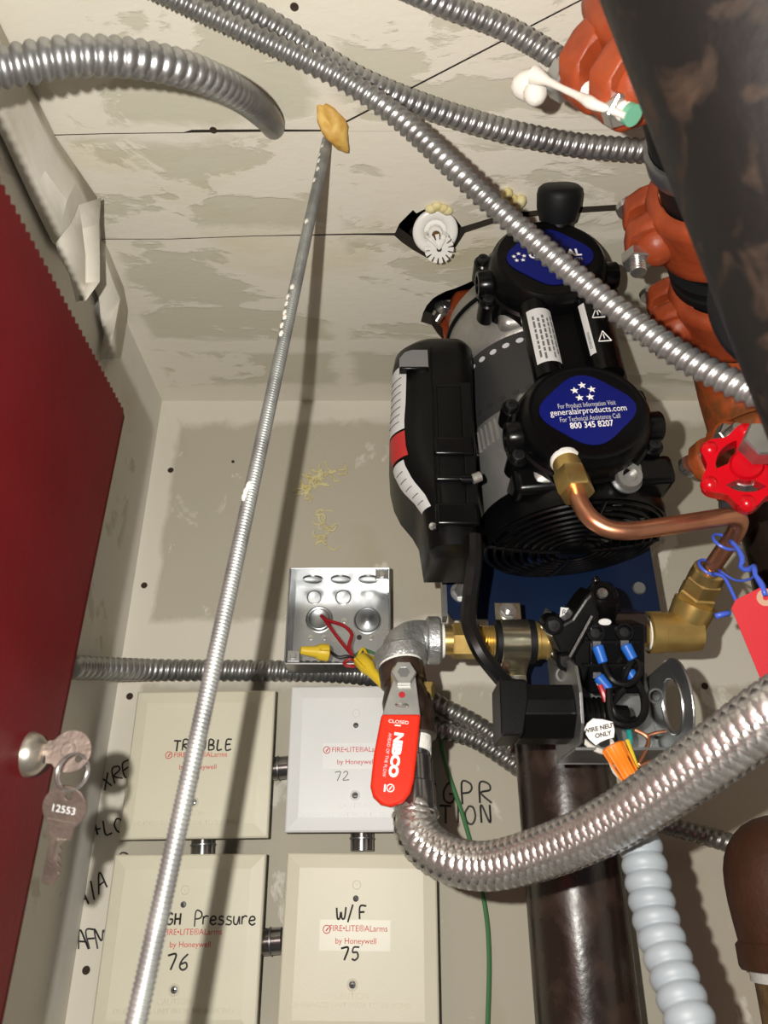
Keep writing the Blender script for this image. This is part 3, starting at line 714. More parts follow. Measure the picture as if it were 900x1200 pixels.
def coupling(c, ax, e, name, label, R=.036, m='orange_iron', er=.044, paint=False, bk=1.0):
    c = Vector(c); ax = Vector(ax).normalized(); e = Vector(e); e = (e - ax * e.dot(ax)).normalized(); w = ax.cross(e).normalized()
    t = thing(name, label, 'coupling', c, 'orange grooved pipe couplings')
    k = R / .036
    MB().lathe(c, ax, [(-.021 * k, .029 * k), (-.021 * k, .033 * k), (-.017 * k, .0365 * k), (-.013 * k, R), (.013 * k, R), (.017 * k, .0365 * k), (.021 * k, .033 * k), (.021 * k, .029 * k)], 48, cap=False).build('housing', m, t, ang=60)
    for s in (-1, 1):
        # lug of each half: a wedge growing out of the housing
        o_ = c + w * (s * .0095 * k)
        poly = [(.020 * k, -.019 * k), (.036 * k, -.018 * k), (.048 * k, -.012 * k), (.052 * k, 0), (.048 * k, .012 * k), (.036 * k, .018 * k), (.020 * k, .019 * k)]
        MB().prism(poly, o_, e, ax, -.006 * k, back=.006 * k).build('lug', m, t, bevel=.003 * k, seg=3)
        # shoulder blending lug and housing
        MB().ball(c + e * (.034 * k) + w * (s * .012 * k), .013 * k, (1, 1, 1), 14, 10).build('shoulder', m, t)
    bp = c + e * er; k *= bk
    L0, L1 = -.030 * k, .024 * k
    b = MB(); cc, q = spline([bp + w * L0, bp + w * (L0 + L1) * .5, bp + w * L1], step=.0004)
    rad = .0046 * k * (1 - .09 * (np.arange(len(q)) % 4 < 2)); b.sweep(cc, rad, 12); bo = b.build('bolt', 'screw_steel' if not paint else 'stud_paint', t)
    MB().hexn(bp + w * (-.0165 * k), -w, .0088 * k, .0068 * k).build('nut', 'screw_steel', t, ang=25)
    MB().lathe(bp + w * (.0155 * k), w, [(0, .0082 * k), (.003 * k, .0088 * k), (.0075 * k, .006 * k), (.0085 * k, 0)], 18, sc=(1.15, .9)).build('bolt_head', 'screw_steel', t)
    if paint:
        sd = (e * .8 - ax * .6).normalized()
        MB().ball(bp + w * .036 * k + e * .010, .0075, (1.3, 1, .8), 14, 9).ball(bp + w * .030 * k + e * .012, .0055, (1, 1, 1.2), 12, 8).build('white_paint', 'mud', t, kind='stuff')
        MB().tube([bp + w * .030 * k + sd * .012, bp + w * .018 * k + sd * .0105, bp + w * .010 * k + sd * .010, bp - w * .004 * k + sd * .0085, bp - w * .014 * k + sd * .0085, bp - w * .022 * k + sd * .0055, bp - w * .030 * k + sd * .0038], [.0042, .0018, .0014, .0016, .0026, .0016, .0014], 10).build('white_paint', 'mud', t)
        MB().hexn(bp + w * (.016 * k), w, .0105 * k, .011 * k).build('nut', 'galv_box', t, ang=25)
        MB().cyl(bp + w * (L0 - .0004), bp + w * (L0 + .0025), .0050 * k, n=16).build('green_end', 'green_end', t)
    return t
AXD = Vector((.461, .887, 0)).normalized(); HL = Vector((-AXD.y, AXD.x, 0))
R0 = Vector((.1645, .264, CZ + .335))
def S(s): return R0 + AXD * s
b = MB().lathe(S(-.30), AXD, [(0, .028), (.515, .028)], 40)
tag(b.build('ceiling_pipe', 'black_rubber', None), 'black pipe running under the ceiling through the orange couplings', 'pipe')
b = MB().lathe(S(-.013), AXD, [(0, .0285), (0, .0302), (.002, .0310), (.011, .0310), (.013, .0302), (.013, .0285)], 40, cap=False)
tag(b.build('pipe_band', 'galv_dark', None), 'grey steel band around the black ceiling pipe', 'band')
coupling(S(-.078), AXD, HL - Z * .60, 'pipe_coupling', 'orange coupling at the top edge with white paint on its bolts', R=.040, er=.051, paint=True, bk=.80)
coupling(S(.040), AXD, HL + Z * .08, 'pipe_coupling', 'orange coupling just below the grey pipe band', R=.0360, er=.045)
coupling(S(.118), AXD, HL + Z * .05, 'pipe_coupling', 'orange coupling behind the diagonal flexible conduit, next to black ring', R=.0365, er=.046)
for k, s in enumerate((.072, .081)):
    b = MB().lathe(S(s), AXD, [(0, .028), (.001, .0335), (.0065, .0335), (.0075, .028)], 40, cap=False)
    tag(b.build('gasket_ring', 'black_rubber', None), ['black ring on the ceiling pipe nearer the grey band', 'black ring on the ceiling pipe nearer the handwheel'][k], 'ring', 'black rings between the orange couplings')
# elbow turning down behind the hand wheel
EC = S(.205)
pth = [S(.150), S(.172), S(.192) + Z * -.004, S(.205) + Z * -.016, S(.212) + Z * -.034, S(.213) + Z * -.055]
tag(MB().tube(pth, [.034, .034, .035, .035, .034, .034], 32, .004).build('pipe_elbow', 'orange_rusty', None, ang=60), 'rusty orange elbow turning down behind the red handwheel', 'elbow')
EP = S(.213)
coupling(EP + Z * -.070, -Z, -X * 1.0 - Yv * .25, 'pipe_coupling', 'lowest rusty orange coupling, half hidden by the red handwheel', R=.0375, er=.047, m='orange_rusty')
tag(MB().cyl(EP - Z * .05, EP - Z * .50, .028, n=40).build('drop_pipe', 'iron_pipe', None), 'dark vertical pipe at the right edge below the handwheel', 'pipe')
# black round body hanging beside the couplings
nb = (-AX * .75 - RT * .55 + UPV * .1).normalized()
b = MB().lathe(P(938, 336, .285), nb, [(-.04, .026), (-.012, .0315), (-.004, .0330), (.002, .0325), (.0055, .0295), (.0065, .025), (.0065, 0)], 48)
tag(b.build('round_black_body', 'black_rubber', None), 'black rounded body between big rusty pipe and orange coupling', 'valve')
# coupling up in the ceiling hole on the riser
coupling((IPX, IPY, CZ + .432), Z, Vector((-1, -.35, 0)), 'pipe_coupling', 'orange coupling inside the ceiling hole behind the compressor', R=.052, er=.078, bk=.6)

# brown fitting bottom right
FB = PY(928, 1035, .52)
t = thing('brown_fitting', 'brown iron pipe fitting at the lower right edge', 'fitting', FB - Z * .08)
MB().lathe(FB, Z, [(-.046, .028), (-.046, .0375), (-.044, .0385), (-.033, .0385), (-.031, .0365), (-.020, .0376), (-.010, .0384), (.000, .0385), (.008, .0378), (.015, .0360), (.022, .0328), (.028, .0282), (.033, .0225), (.0365, .0155), (.0385, .008), (.039, 0)], 64, cap=False).build('body', 'brown_iron', t, ang=50)
MB().lathe(FB, Z, [(-.052, .0335), (-.047, .0335), (-.0455, .030)], 36).build('sealant', 'thread_tape', t)
MB().cyl(FB - Z * .05, FB - Z * .45, .0315, n=36).build('pipe', 'rust_brown', t)

# ================================================================== sprinkler head in the ceiling
SC_ = PU(510, 271, H - .003); ns = (-Z * .86 - Yv * .42 + X * .02).normalized()
sp = thing('sprinkler_head', 'white pendent sprinkler head in a ragged ceiling hole', 'sprinkler', SC_)
MB().lathe(SC_, ns, [(-.006, .010), (0, .0155), (.0015, .0158), (.0028, .0145), (.0022, .0090), (-.001, .0075), (-.001, 0)], 40).build('escutcheon', 'white_enamel', sp, ang=60)
MB().lathe(SC_, ns, [(0, .0050), (.005, .0050), (.006, .0044)], 20).build('body', 'white_enamel', sp)
u_, v_, _ = frame(ns); DFL = SC_ + (-Z * .96 - Yv * .1).normalized() * .0185 + X * .002
for s in (-1, 1):
    MB().tube([SC_ + u_ * (s * .0055) + ns * .003, SC_ + u_ * (s * .0078) + ns * .011, SC_ + u_ * (s * .0045) + ns * .018, DFL], .0013, 8).build('frame_arm', 'white_enamel', sp)
MB().ball(SC_ + ns * .0085, .0030, (1, 1, 1), 14, 9).build('fusible_link', 'sprinkler_brass', sp)
MB().cyl(SC_ + ns * .008, DFL, .0010, n=10).build('link_pin', 'ink_black', sp)
gear = []
for i in range(14):
    a0 = 2 * math.pi * i / 14
    for (da, r) in ((-.10, .0062), (-.085, .0100), (.085, .0100), (.10, .0062)): gear.append((r * math.cos(a0 + da * 1.7), r * math.sin(a0 + da * 1.7)))
g_ = MB().prism(gear, DFL, u_, u_.cross(ns) * -1 if False else ns.cross(u_), .0004, back=-.0004).build('deflector', 'white_enamel', sp)
MB().lathe(DFL, ns, [(0, .0018), (.0012, .0018), (.0012, 0)], 12).build('deflector_screw', 'ink_black', g_)
b = MB(); rnd = random.Random(5)
for q in ((505, 245), (512, 242), (519, 244), (524, 247)): b.ball(PU(q[0], q[1], H - .001), .0035, (1.2, 1, .7), 10, 7)
tag(b.build('foam_blob', 'foam_pale', None), 'small pale foam lump above the white sprinkler head', 'foam')
b = MB()
for q in ((594, 228), (600, 235), (606, 242), (598, 240), (610, 236)): b.ball(PU(q[0], q[1], H - .002), .0042, (1.0, 1.2, .9), 10, 7)
tag(b.build('foam_blob', 'foam_pale', None), 'brownish foam lump beside the black air filter knob', 'foam')

# ================================================================== air compressor
K = Vector((.1100, .440, CZ + .300))
MK = Matrix.Translation(K) @ Matrix.Rotation(math.radians(-5), 4, 'Y')
R3 = MK.to_3x3()
cmp_ = thing('air_compressor', 'black and silver twin-head air compressor on blue plate', 'compressor', mw=MK)
def LM(): return MB(MK)
lx, ly, lz = R3 @ X, R3 @ Yv, R3 @ Z
def lp(x, y, z): return MK @ Vector((x, y, z))
# motor
LM().lathe((0, 0, 0), (0, 0, 1), [(-.088, .050), (-.085, .0535), (-.060, .0545), (-.050, .0560), (-.026, .0565), (-.024, .0555)], 56).build('lower_end_bell', 'cast_alu', cmp_)
b = LM()
for i in range(26):
    a = math.pi * (.72 + .62 * i / 25)
    b.box((.0566 * math.cos(a), .0566 * math.sin(a), -.036), (.0016, .0022, .015), (math.cos(a), math.sin(a), 0), (-math.sin(a), math.cos(a), 0))
b.build('cooling_ribs', 'cast_alu', cmp_, smooth=False, bevel=.0004)
st_ = LM().lathe((0, 0, 0), (0, 0, 1), [(-.026, .0572), (.024, .0572)], 56).build('stator', 'stator', cmp_)
for (zz, m_) in ((-.0185, 'ink_black'), (.0175, 'print_grey')):
    for i in range(16):
        a = math.pi * (.80 + .78 * i / 15)
        LM().lathe((.0568 * math.cos(a), .0568 * math.sin(a), zz), (math.cos(a), math.sin(a), 0), [(0, .0023), (.0008, .0023), (.0008, 0)], 12, sc=(1.1, .75), up=(0, 0, 1)).build('vent_hole', m_, st_)
LM().lathe((0, 0, 0), (0, 0, 1), [(.024, .0555), (.027, .0575), (.060, .0585), (.078, .056), (.088, .048), (.092, .036), (.093, 0)], 56).build('upper_end_bell', 'cast_alu', cmp_)
LM().torus((0, 0, .064), (0, 0, 1), .0588, .0016, 56, 8).build('clamp_band', 'black_plastic', cmp_)
# label on the stator
b = LM(); rows = []
for j in range(2): rows.append([Vector((.0578 * math.cos(a), .0578 * math.sin(a), -.013 + j * .022)) for a in [math.pi * (1.0 + .11 * i / 6) for i in range(7)]])
b.grid(rows).build('motor_label', 'label_white', cmp_)
# fan shroud and guard
LM().lathe((0, 0, 0), (0, 0, 1), [(-.101, .0545), (-.101, .0575), (-.094, .0585), (-.082, .0560), (-.082, .053)], 56, cap=False).build('fan_shroud', 'black_gloss', cmp_)
LM().box((.004, -.030, -.083), (.094, .052, .018)).build('shroud_box', 'black_gloss', cmp_, bevel=.004)
LM().lathe((0, 0, 0), (0, 0, 1), [(-.083, .053), (-.083, 0)], 48, cap=False).build('shroud_floor', 'black_plastic', cmp_)
for i in range(7):
    a = 2 * math.pi * i / 7
    LM().add([Vector((r * math.cos(a + o_), r * math.sin(a + o_), z_)) for (r, o_, z_) in ((.014, -.25, -.094), (.048, -.2, -.0955), (.050, .32, -.087), (.014, .35, -.087))], [(0, 1, 2, 3)]).build('fan_blade', 'stator', cmp_, solid=.001)
gd = LM().lathe((0, 0, 0), (0, 0, -1), [(.100, 0.013), (.1075, .0125), (.1085, .010), (.1085, 0)], 28).build('guard_hub', 'black_gloss', cmp_)
def gz(r): return -.1015 - .006 * (1 - (r / .055) ** 2)
for i in range(8):
    r = .0170 + i * .0054
    LM().torus((0, 0, gz(r)), (0, 0, 1), r, .00125, 56, 6).build('guard_ring', 'black_gloss', cmp_)
for i in range(4):
    a = math.pi * (.5 * i) + .10
    LM().tube([(r * math.cos(a), r * math.sin(a), gz(r) - .0006) for r in (.010, .03, .045, .0565)], .0014, 8).build('guard_spoke', 'black_gloss', cmp_)
# heads
def rhomb(a, b_, r, n=7):
    pts = [(-a, 0), (0, -b_), (a, 0), (0, b_)]; out = []
    for i in range(4):
        p0, p1, p2 = Vector(pts[i - 1]), Vector(pts[i]), Vector(pts[(i + 1) % 4])
        q0 = p1 + (p0 - p1).normalized() * r; q2 = p1 + (p2 - p1).normalized() * r
        for k in range(n + 1):
            t = k / n; out.append(tuple(q0 * (1 - t) ** 2 + p1 * 2 * t * (1 - t) + q2 * t * t))
    return out
def star(b, c, r):
    pts = [(r * (1 if k % 2 == 0 else .42) * math.cos(math.pi / 2 + k * math.pi / 5), r * (1 if k % 2 == 0 else .42) * math.sin(math.pi / 2 + k * math.pi / 5)) for k in range(10)]
    b.prism(pts, c, lx, lz, .0004, back=.0002)
def head(hz, near):
    y0 = -.052
    hd = LM().lathe((0, y0, hz), (0, -1, 0), [(0, .0405), (.010, .0405), (.0115, .0388), (.0175, .0382), (.0235, .0365), (.0270, .0335), (.0272, .0315), (.0266, .0300), (.0266, 0)], 56, sc=(1, .93), up=(0, 0, 1)).build('head_cover', 'black_gloss', cmp_, ang=30)
    LM().box((0, -.036, hz), (.066, .044, .066)).build('cylinder_block', 'cast_alu', cmp_, bevel=.006, seg=3)
    LM().lathe((0, y0 + .010, hz), (0, -1, 0), [(0, .042), (.009, .042)], 40, sc=(1, .93), up=(0, 0, 1)).build('valve_plate', 'black_gloss', cmp_)
    for a in (152, 203, 258, 338, 28):
        ca, sa = math.cos(math.radians(a)), math.sin(math.radians(a)) * .93
        e_ = LM().lathe((.0425 * ca, y0 + .004, hz + .0425 * sa), (0, -1, 0), [(-.004, .0062), (.0115, .0062), (.0125, .0052), (.0125, 0)], 20).build('screw_boss', 'black_gloss', cmp_)
        LM().lathe((.0430 * ca, y0 - .0085, hz + .0430 * sa), (0, -1, 0), [(0, .0036), (.0028, .0036), (.0030, .0032), (.0030, .0016), (.0018, .0014), (.0018, 0)], 16).build('socket_screw', 'screw_black', e_)
    for s in (-1, 1):
        pt = LM().lathe((s * .036, y0 - .011, hz - .004), (s, 0, 0), [(0, .0090), (.0085, .0090), (.0095, .0082), (.0095, .0058), (.003, .0055), (.003, 0)], 26).build('side_port', 'black_gloss', cmp_)
    lb = LM().prism(rhomb(.0335, .0285, .0155), (0, y0 - .0267, hz + .001), (1, 0, 0), (0, 0, 1), .0004, back=-.0002).build('brand_label', 'label_blue', hd)
    return lp(0, y0 - .0268, hz + .001), lb
h1, lb1 = head(-.056, True)
for i in range(5):
    b = MB(); a = math.pi / 2 + i * 2 * math.pi / 5
    star(b, h1 + lx * (.0052 * math.cos(a)) + lz * (.0118 + .0046 * math.sin(a)), .0025); b.build('star_print', 'print_white', lb1)
def ftext(s, size, w, c, matn, parent, bold=0, name='lettering'):
    o = text(s, size, (0, 0, 0), X, Yv, matn, None, name, bold=bold)
    co = [v.co.copy() for v in o.data.vertices]; x0 = min(c_.x for c_ in co); x1 = max(c_.x for c_ in co); k = w / (x1 - x0)
    inv = WM[parent.name].inverted(); n = lx.cross(lz)
    for v, q in zip(o.data.vertices, co): v.co = inv @ (c + lx * ((q.x - (x0 + x1) / 2) * k) + lz * q.y + n * .0005)
    o.parent = parent; WM[o.name] = WM[parent.name]
    return o
ftext('For Product Information Visit', .0046, .033, h1 + lz * .0030, 'print_grey', lb1)
ftext('generalairproducts.com', .0058, .0435, h1 - lz * .0010, 'print_white', lb1)
ftext('For Technical Assistance Call', .0046, .034, h1 - lz * .0060, 'print_grey', lb1)
ftext('800 345 8207', .0056, .0245, h1 - lz * .0104, 'print_white', lb1, bold=.00008)
h2, lb2 = head(.060, False)
for i in range(5):
    b = MB(); a = math.pi / 2 + i * 2 * math.pi / 5
    star(b, h2 + lx * (-.0195 + .0034 * math.cos(a)) + lz * (.0008 + .0030 * math.sin(a)), .0016); b.build('star_print', 'print_white', lb2)
ftext('GENERAL', .0078, .0335, h2 + lx * .0035 + lz * .0015, 'print_white', lb2, bold=.0003)
ftext('AIR PRODUCTS', .0030, .0190, h2 + lx * .0105 - lz * .0040, 'print_white', lb2)
# two transfer tubes between the heads with their labels
def ttube(x, wid, lab, nm):
    y_ = -.068
    tb = LM().cyl((x, y_, -.026), (x, y_, .030), wid, n=28).build('transfer_tube', 'black_gloss', cmp_)
    rows = [[Vector((x + (wid + .0003) * math.cos(a), y_ + (wid + .0003) * math.sin(a), z_)) for a in [math.pi * (lab[2] + (lab[3] - lab[2]) * i / 8) for i in range(9)]] for z_ in (lab[0], lab[1])]
    LM().grid(rows).build('tube_label', nm, tb)
    return tb, y_
tb, y_ = ttube(-.0140, .0092, (-.0185, .0215, 1.22, 1.80), 'label_white')
def ltext(s, size, c, ux, uy, m, par): return text(s, size, c, ux, uy, m, par, 'print')
rnd = random.Random(8)
for k in range(5):
    a = math.pi * (1.34 + .095 * k); z_ = .016 - .002 * (k % 2); b = MB()
    while z_ > -.012:
        L_ = rnd.uniform(.002, .005); q = lp(-.0140 + .0096 * math.cos(a), y_ + .0096 * math.sin(a), z_ - L_ / 2)
        tg = R3 @ Vector((-math.sin(a), math.cos(a), 0)); b.box(q, (.0013 if k < 3 else .0009, .0002, L_), tg, tg.cross(lz), lz); z_ -= L_ + .0011
    b.build('print_line', 'ink_pencil', tb, smooth=False)
LM().box((.0025, -.055, .002), (.020, .022, .050)).build('bridge', 'black_plastic', cmp_, bevel=.002)
tb, y_ = ttube(.0205, .0100, (-.014, .024, 1.17, 1.30), 'label_white')
for k in range(2):
    zz = -.004 + .018 * k; b = MB()
    for (p, q) in (((-.0038, -.0035), (.0038, -.0035)), ((.0038, -.0035), (0, .0040)), ((0, .0040), (-.0038, -.0035)), ((0, -.0015), (0, .0015))):
        b.cyl(lp(.0205 + p[0], y_ - .0103, zz + p[1]), lp(.0205 + q[0], y_ - .0103, zz + q[1]), .00035, n=6)
    b.build('warning_triangle', 'print_white', tb)
a = math.pi * 1.235; text('WARNING', .0026, lp(.0205 + .0104 * math.cos(a), y_ + .0104 * math.sin(a), -.004), -lz, R3 @ Vector((-math.sin(a), math.cos(a), 0)), 'ink_black', tb, 'print', lift=.0003)
# air filter knob above the upper head
LM().lathe((.0125, -.083, .102), (0, -.55, .30), [(-.010, .0118), (-.002, .0140), (.006, .0145), (.0095, .0138), (.0112, .0118), (.0115, 0)], 36).build('air_filter', 'black_rubber', cmp_)
LM().cyl((.0125, -.068, .086), (.0125, -.080, .100), .0085, n=20).build('filter_neck', 'black_rubber', cmp_)
# front plug and brass outlet on the lower head
LM().lathe((.0195, -.058, -.090), (.05, -1, -.18), [(0, .0078), (.006, .0078), (.0075, .0070), (.0075, .0042), (.004, .0040), (.004, 0)], 28).build('plug_screw', 'lever_steel', cmp_)
LM().lathe((.0195, -.058, -.090), (.05, -1, -.18), [(.0005, .0092), (.002, .0092)], 28).build('plug_washer', 'galv_dark', cmp_)
LM().lathe((-.0125, -.064, -.086), (0, -.55, -.6), [(-.008, .0105), (.004, .0100), (.0045, .0085)], 24).build('outlet_boss', 'black_gloss', cmp_)
# start capacitor / control box on the left
SEC = [(.1735, .0285, .050), (.176, .0250, .0525), (.200, .0225, .0535), (.2080, .0185, .0540), (.2180, .0110, .0545), (.228, .0066, .0548), (.2400, .0042, .0550), (.2560, .0034, .0552), (.272, .0046, .0555), (.2900, .0052, .0562), (.305, .0054, .0566), (.316, .0072, .0562), (.3225, .0120, .0545), (.3265, .0190, .049)]
def csec(i, n_=9):
    up, xl, xr = SEC[i]; sh = [0.012, .004, 0, 0, 0, 0, 0, 0, 0, 0, 0, .002, .006, .014][i]; yf = .388 + sh; yb = .455 - sh; r = .020; r2 = .010
    pts = []
    w = xr - xl; r = min(r, w * .5); r2 = min(r2, w * .4)
    for k in range(n_): a = math.pi + (math.pi / 2) * k / (n_ - 1); pts.append(Vector((xl + r + r * math.cos(a), yf + r + r * math.sin(a), CZ + up)))
    for k in range(n_): a = 1.5 * math.pi + (math.pi / 2) * k / (n_ - 1); pts.append(Vector((xr - r2 + r2 * math.cos(a), yf + r2 + r2 * math.sin(a), CZ + up)))
    pts.append(Vector((xr, yb, CZ + up))); pts.append(Vector((xl, yb, CZ + up)))
    return pts
rows = [csec(i) for i in range(len(SEC))]
b = MB(); N = len(rows[0]); b.v = [tuple(p) for r in rows for p in r]
for i in range(len(rows) - 1):
    for k in range(N): b.f.append((i * N + k, i * N + (k + 1) % N, (i + 1) * N + (k + 1) % N, (i + 1) * N + k))
b.f += [tuple(range(N))[::-1], tuple((len(rows) - 1) * N + k for k in range(N))]
cb = b.build('capacitor_box', 'black_plastic', cmp_, ang=50)
def cpt(up, k, off=.0005):
    for i in range(len(SEC) - 1):
        if SEC[i][0] <= up <= SEC[i + 1][0]:
            t = (up - SEC[i][0]) / (SEC[i + 1][0] - SEC[i][0]); p = rows[i][int(k)].lerp(rows[i + 1][int(k)], t); c_ = Vector(((SEC[i][1] + SEC[i][2]) / 2, .43, p.z)); d_ = (p - c_); d_.z = 0
            return p + d_.normalized() * off
def cpatch(u0, u1, k0, k1, name, m, nu=8, taper=0):
    rr = []
    for j in range(nu + 1):
        up = u0 + (u1 - u0) * j / nu
        rr.append([cpt(up, k) for k in range(k0, k1 + 1)])
    return MB().grid(rr).build(name, m, cb, ang=180)
wl = cpatch(.252, .300, 0, 5, 'rating_label', 'label_white'); cpatch(.2335, .2505, 0, 5, 'red_label', 'label_red'); wl2 = cpatch(.200, .2315, 0, 4, 'warning_label', 'label_white')
for k in range(7):
    u_1 = .258 + .0055 * k; MB().tube([cpt(u_1, q, .0008) for q in (1, 2, 3, 4)], .00028, 5, .002).build('print_line', 'ink_pencil', wl)
for k in range(5):
    u_1 = .205 + .005 * k; MB().tube([cpt(u_1, q, .0008) for q in (1, 2, 3)], .00028, 5, .002).build('print_line', 'ink_pencil', wl2)
# grey window in its shoulder, seam, ribs and recess frame
pw = [(468, 430), (468, 420), (474, 413), (482, 410), (501, 410), (502, 430)]
b = MB(); p0 = [PY(q[0], q[1], .3868) for q in pw]; b.add(p0 + [p + Yv * .012 for p in p0], [tuple(range(6)), (0, 1, 7, 6), (1, 2, 8, 7), (2, 3, 9, 8), (3, 4, 10, 9), (4, 5, 11, 10), (5, 0, 6, 11)])
b.build('grey_inset', 'label_white' if False else 'grey_window', cb, smooth=False)
MB().box(PY(485, 434, .3885), (.018, .006, .0022)).build('inset_sill', 'black_gloss', cb, bevel=.001)
sx_ = .0295
MB().tube([Vector((sx_ + .004 * 0, .3878, CZ + u_1)) for u_1 in (.182, .21, .25, .29, .310)], .0005, 6).build('seam', 'black_gloss', cb)
MB().prism([(.0305, .186), (.0535, .186), (.0535, .283), (.0305, .283)], (0, .3885, CZ), X, Z, .0012, [[(.0325, .190), (.0470, .190), (.0470, .280), (.0325, .280)]]).build('recess_frame', 'black_plastic', cb, smooth=False, bevel=.0005)
for (u0, hh) in ((.2365, .012), (.215, .004), (.192, .014)): MB().box(Vector((.0410, .3872, CZ + u0)), (.024, .004, hh)).build('rib', 'black_gloss', cb, bevel=.0018, seg=3)
MB().cyl(PY(540, 562, .386), PY(553, 562, .386), .0030, n=16).build('stand_off', 'black_gloss', cb)
MB().cyl(PY(553, 562, .386), PY(563, 558, .386), .0030, n=16).build('stand_off_sleeve', 'cast_alu', cb)
MB().lathe(PY(507, 617, .3895), -Yv, [(0, .0022), (.0012, .0020), (.0014, 0)], 12).build('box_screw', 'screw_steel', cb)
# blue mounting plate
YPL = .4960
pl = [(.043, .172), (.047, .1665), (.070, .1665), (.074, .120), (.160, .120), (.164, .1665), (.183, .1665), (.187, .172), (.187, .40), (.043, .40)]
pb = MB().prism(pl, (0, YPL, CZ), X, Z, .0018, back=-.0012).build('mounting_plate', 'blue_plate', cmp_, smooth=False, bevel=.0006)
MB().box(Vector((.0415, YPL + .006, CZ + .283)), (.003, .014, .228)).build('plate_flange', 'bracket', pb, smooth=False)
for q in ((540, 694),):
    MB().lathe(PY(q[0], q[1], YPL - .0018), -Yv, [(0, .0072), (.001, .0072)], 20).build('washer', 'galv_box', pb)
    MB().hexn(PY(q[0], q[1], YPL - .0028), -Yv, .0056, .0055).build('plate_bolt', 'screw_steel', pb, ang=25)
MB().lathe(PY(749, 689, YPL - .0018), -Yv, [(0, .0048), (.0010, .0040), (.0011, 0)], 18).build('plate_screw', 'galv_dark', pb)
# power cable from the compressor down to the connector
wire([PY(556, 628, .388), PY(556, 660, .388), PY(551, 700, .395), PY(550, 730, .395), PY(562, 762, .395), PY(583, 790, .40), PY(600, 808, .405)], .0044, 'black_cable', 'thick black power cable hanging from compressor to the black connector', None, name='power_cable')

# ================================================================== helpers for tilted flat pieces
def px2plane(pxl, o, ux, uy):
    ux = Vector(ux).normalized(); uy = Vector(uy).normalized(); n = ux.cross(uy); out = []
    for q in pxl:
        r = ray(*q); k = (Vector(o) - O).dot(n) / r.dot(n); p = O + r * k - Vector(o); out.append((p.dot(ux), p.dot(uy)))
    return out
def threads(b, a, d, r, L, pitch=.0014, depth=.09):
    c, q = spline([a, Vector(a) + Vector(d).normalized() * L], step=pitch / 4)
    rad = r * (1 - depth * (np.abs(((q / pitch) % 1) - .5) * 2)); return b.sweep(c, rad, 24)

# ================================================================== galvanized elbow, ball valve, hose
YB = .435
t = thing('pipe_elbow', 'galvanized malleable elbow between brass nipple and ball valve', 'elbow', PY(474, 757, YB))
MB().tube([PY(516, 751, YB), PY(500, 750, YB), PY(486, 751, YB - .001), PY(475, 758, YB - .005), PY(470, 770, YB - .010), PY(470, 786, YB - .015)], [.0112, .0115, .0122, .0124, .0118, .0112], 28, .0015).build('bend', 'malleable', t, ang=180)
def collar(c, d, r, L, parent, m, name='collar'): return MB().lathe(Vector(c) - Vector(d).normalized() * L / 2, d, [(0, r * .9), (L * .15, r), (L * .85, r), (L, r * .92), (L, r * .7)], 30).build(name, m, parent)
collar(PY(508, 750.5, YB), X, .0140, .0085, t, 'malleable')
dv = (P(486, 868, .402) - PY(470, 774, YB - .012)).normalized()
collar(PY(470, 771, YB - .012), dv, .0148, .0090, t, 'malleable')
MB().lathe(PY(516, 751, YB), X, [(-.002, .0100), (0, .0104), (.0022, .0098)], 24).build('thread_tape', 'thread_tape', t)
# ball valve
V0 = PY(470, 782, YB - .014); 
def vp(L): return V0 + dv * L
bv = thing('ball_valve', 'brass ball valve with red lever below the galvanized elbow', 'valve', vp(.05))
MB().lathe(V0, dv, [(-.003, .0100), (0, .0128), (.010, .0128), (.0105, .0112), (.014, .0115), (.020, .0135), (.028, .0135), (.034, .0112), (.0345, .0125), (.042, .0125), (.0425, .009)], 30).build('body', 'iron_pipe', bv, ang=30)
MB().lathe(V0, dv, [(-.0045, .0112), (-.002, .0124), (.0005, .0122), (.0012, .0110)], 26).build('thread_tape', 'thread_tape', bv)
# lever: steel plate with the red grip
L0 = P(472, 790, .402); L1 = P(459, 935, .366); luy = (L0 - L1).normalized(); lux = (RT - luy * RT.dot(luy)).normalized(); ln = lux.cross(luy)
steel = [(463, 782), (470, 780), (479, 781), (486, 786), (493, 842), (447, 842), (454, 818), (460, 800)]
hub_c = Vector(L0)
def lpx(x, y): p = px2plane([(x, y)], L0, lux, luy)[0]; return L0 + lux * p[0] + luy * p[1]
lev = MB().prism(px2plane(steel, L0, lux, luy), L0, lux, luy, .0009, back=-.0009).build('lever', 'lever_steel', bv, smooth=False, bevel=.0004)
MB().cyl(L0 - ln * .014, L0, .0062, n=20).build('stem', 'brass', bv)
MB().hexn(lpx(473, 792) + ln * .0009, ln, .0066, .0042, hole=.0032).build('stem_nut', 'lever_steel', bv, ang=25)
MB().cyl(lpx(473, 792) + ln * .0009, lpx(473, 792) + ln * .0046, .0032, n=16).build('stem_end', 'galv_dark', bv)
MB().lathe(lpx(471, 815) + ln * .0009, ln, [(0, .0017), (.0002, .0017), (.0002, 0)], 14).build('lever_hole', 'wire_red', lev)
MB().lathe(lpx(471, 827) + ln * .0009, ln, [(0, .0030), (.0006, .0024), (.0007, 0)], 18, sc=(1.2, .5), up=luy).build('lever_dimple', 'screw_steel', lev)
red = [(447, 838), (493, 838), (489, 880), (485, 915), (481, 930), (472, 941), (458, 946), (446, 943), (437, 934), (434, 922), (438, 885)]
gr = MB().prism(px2plane(red, L0, lux, luy), L0, lux, luy, .0020, back=-.0022).build('grip', 'lever_red', bv, bevel=.0014, seg=3)
dn = -luy
td = (lpx(455, 925) - lpx(466, 850)).normalized(); tr_ = (lux - td * lux.dot(td)).normalized()
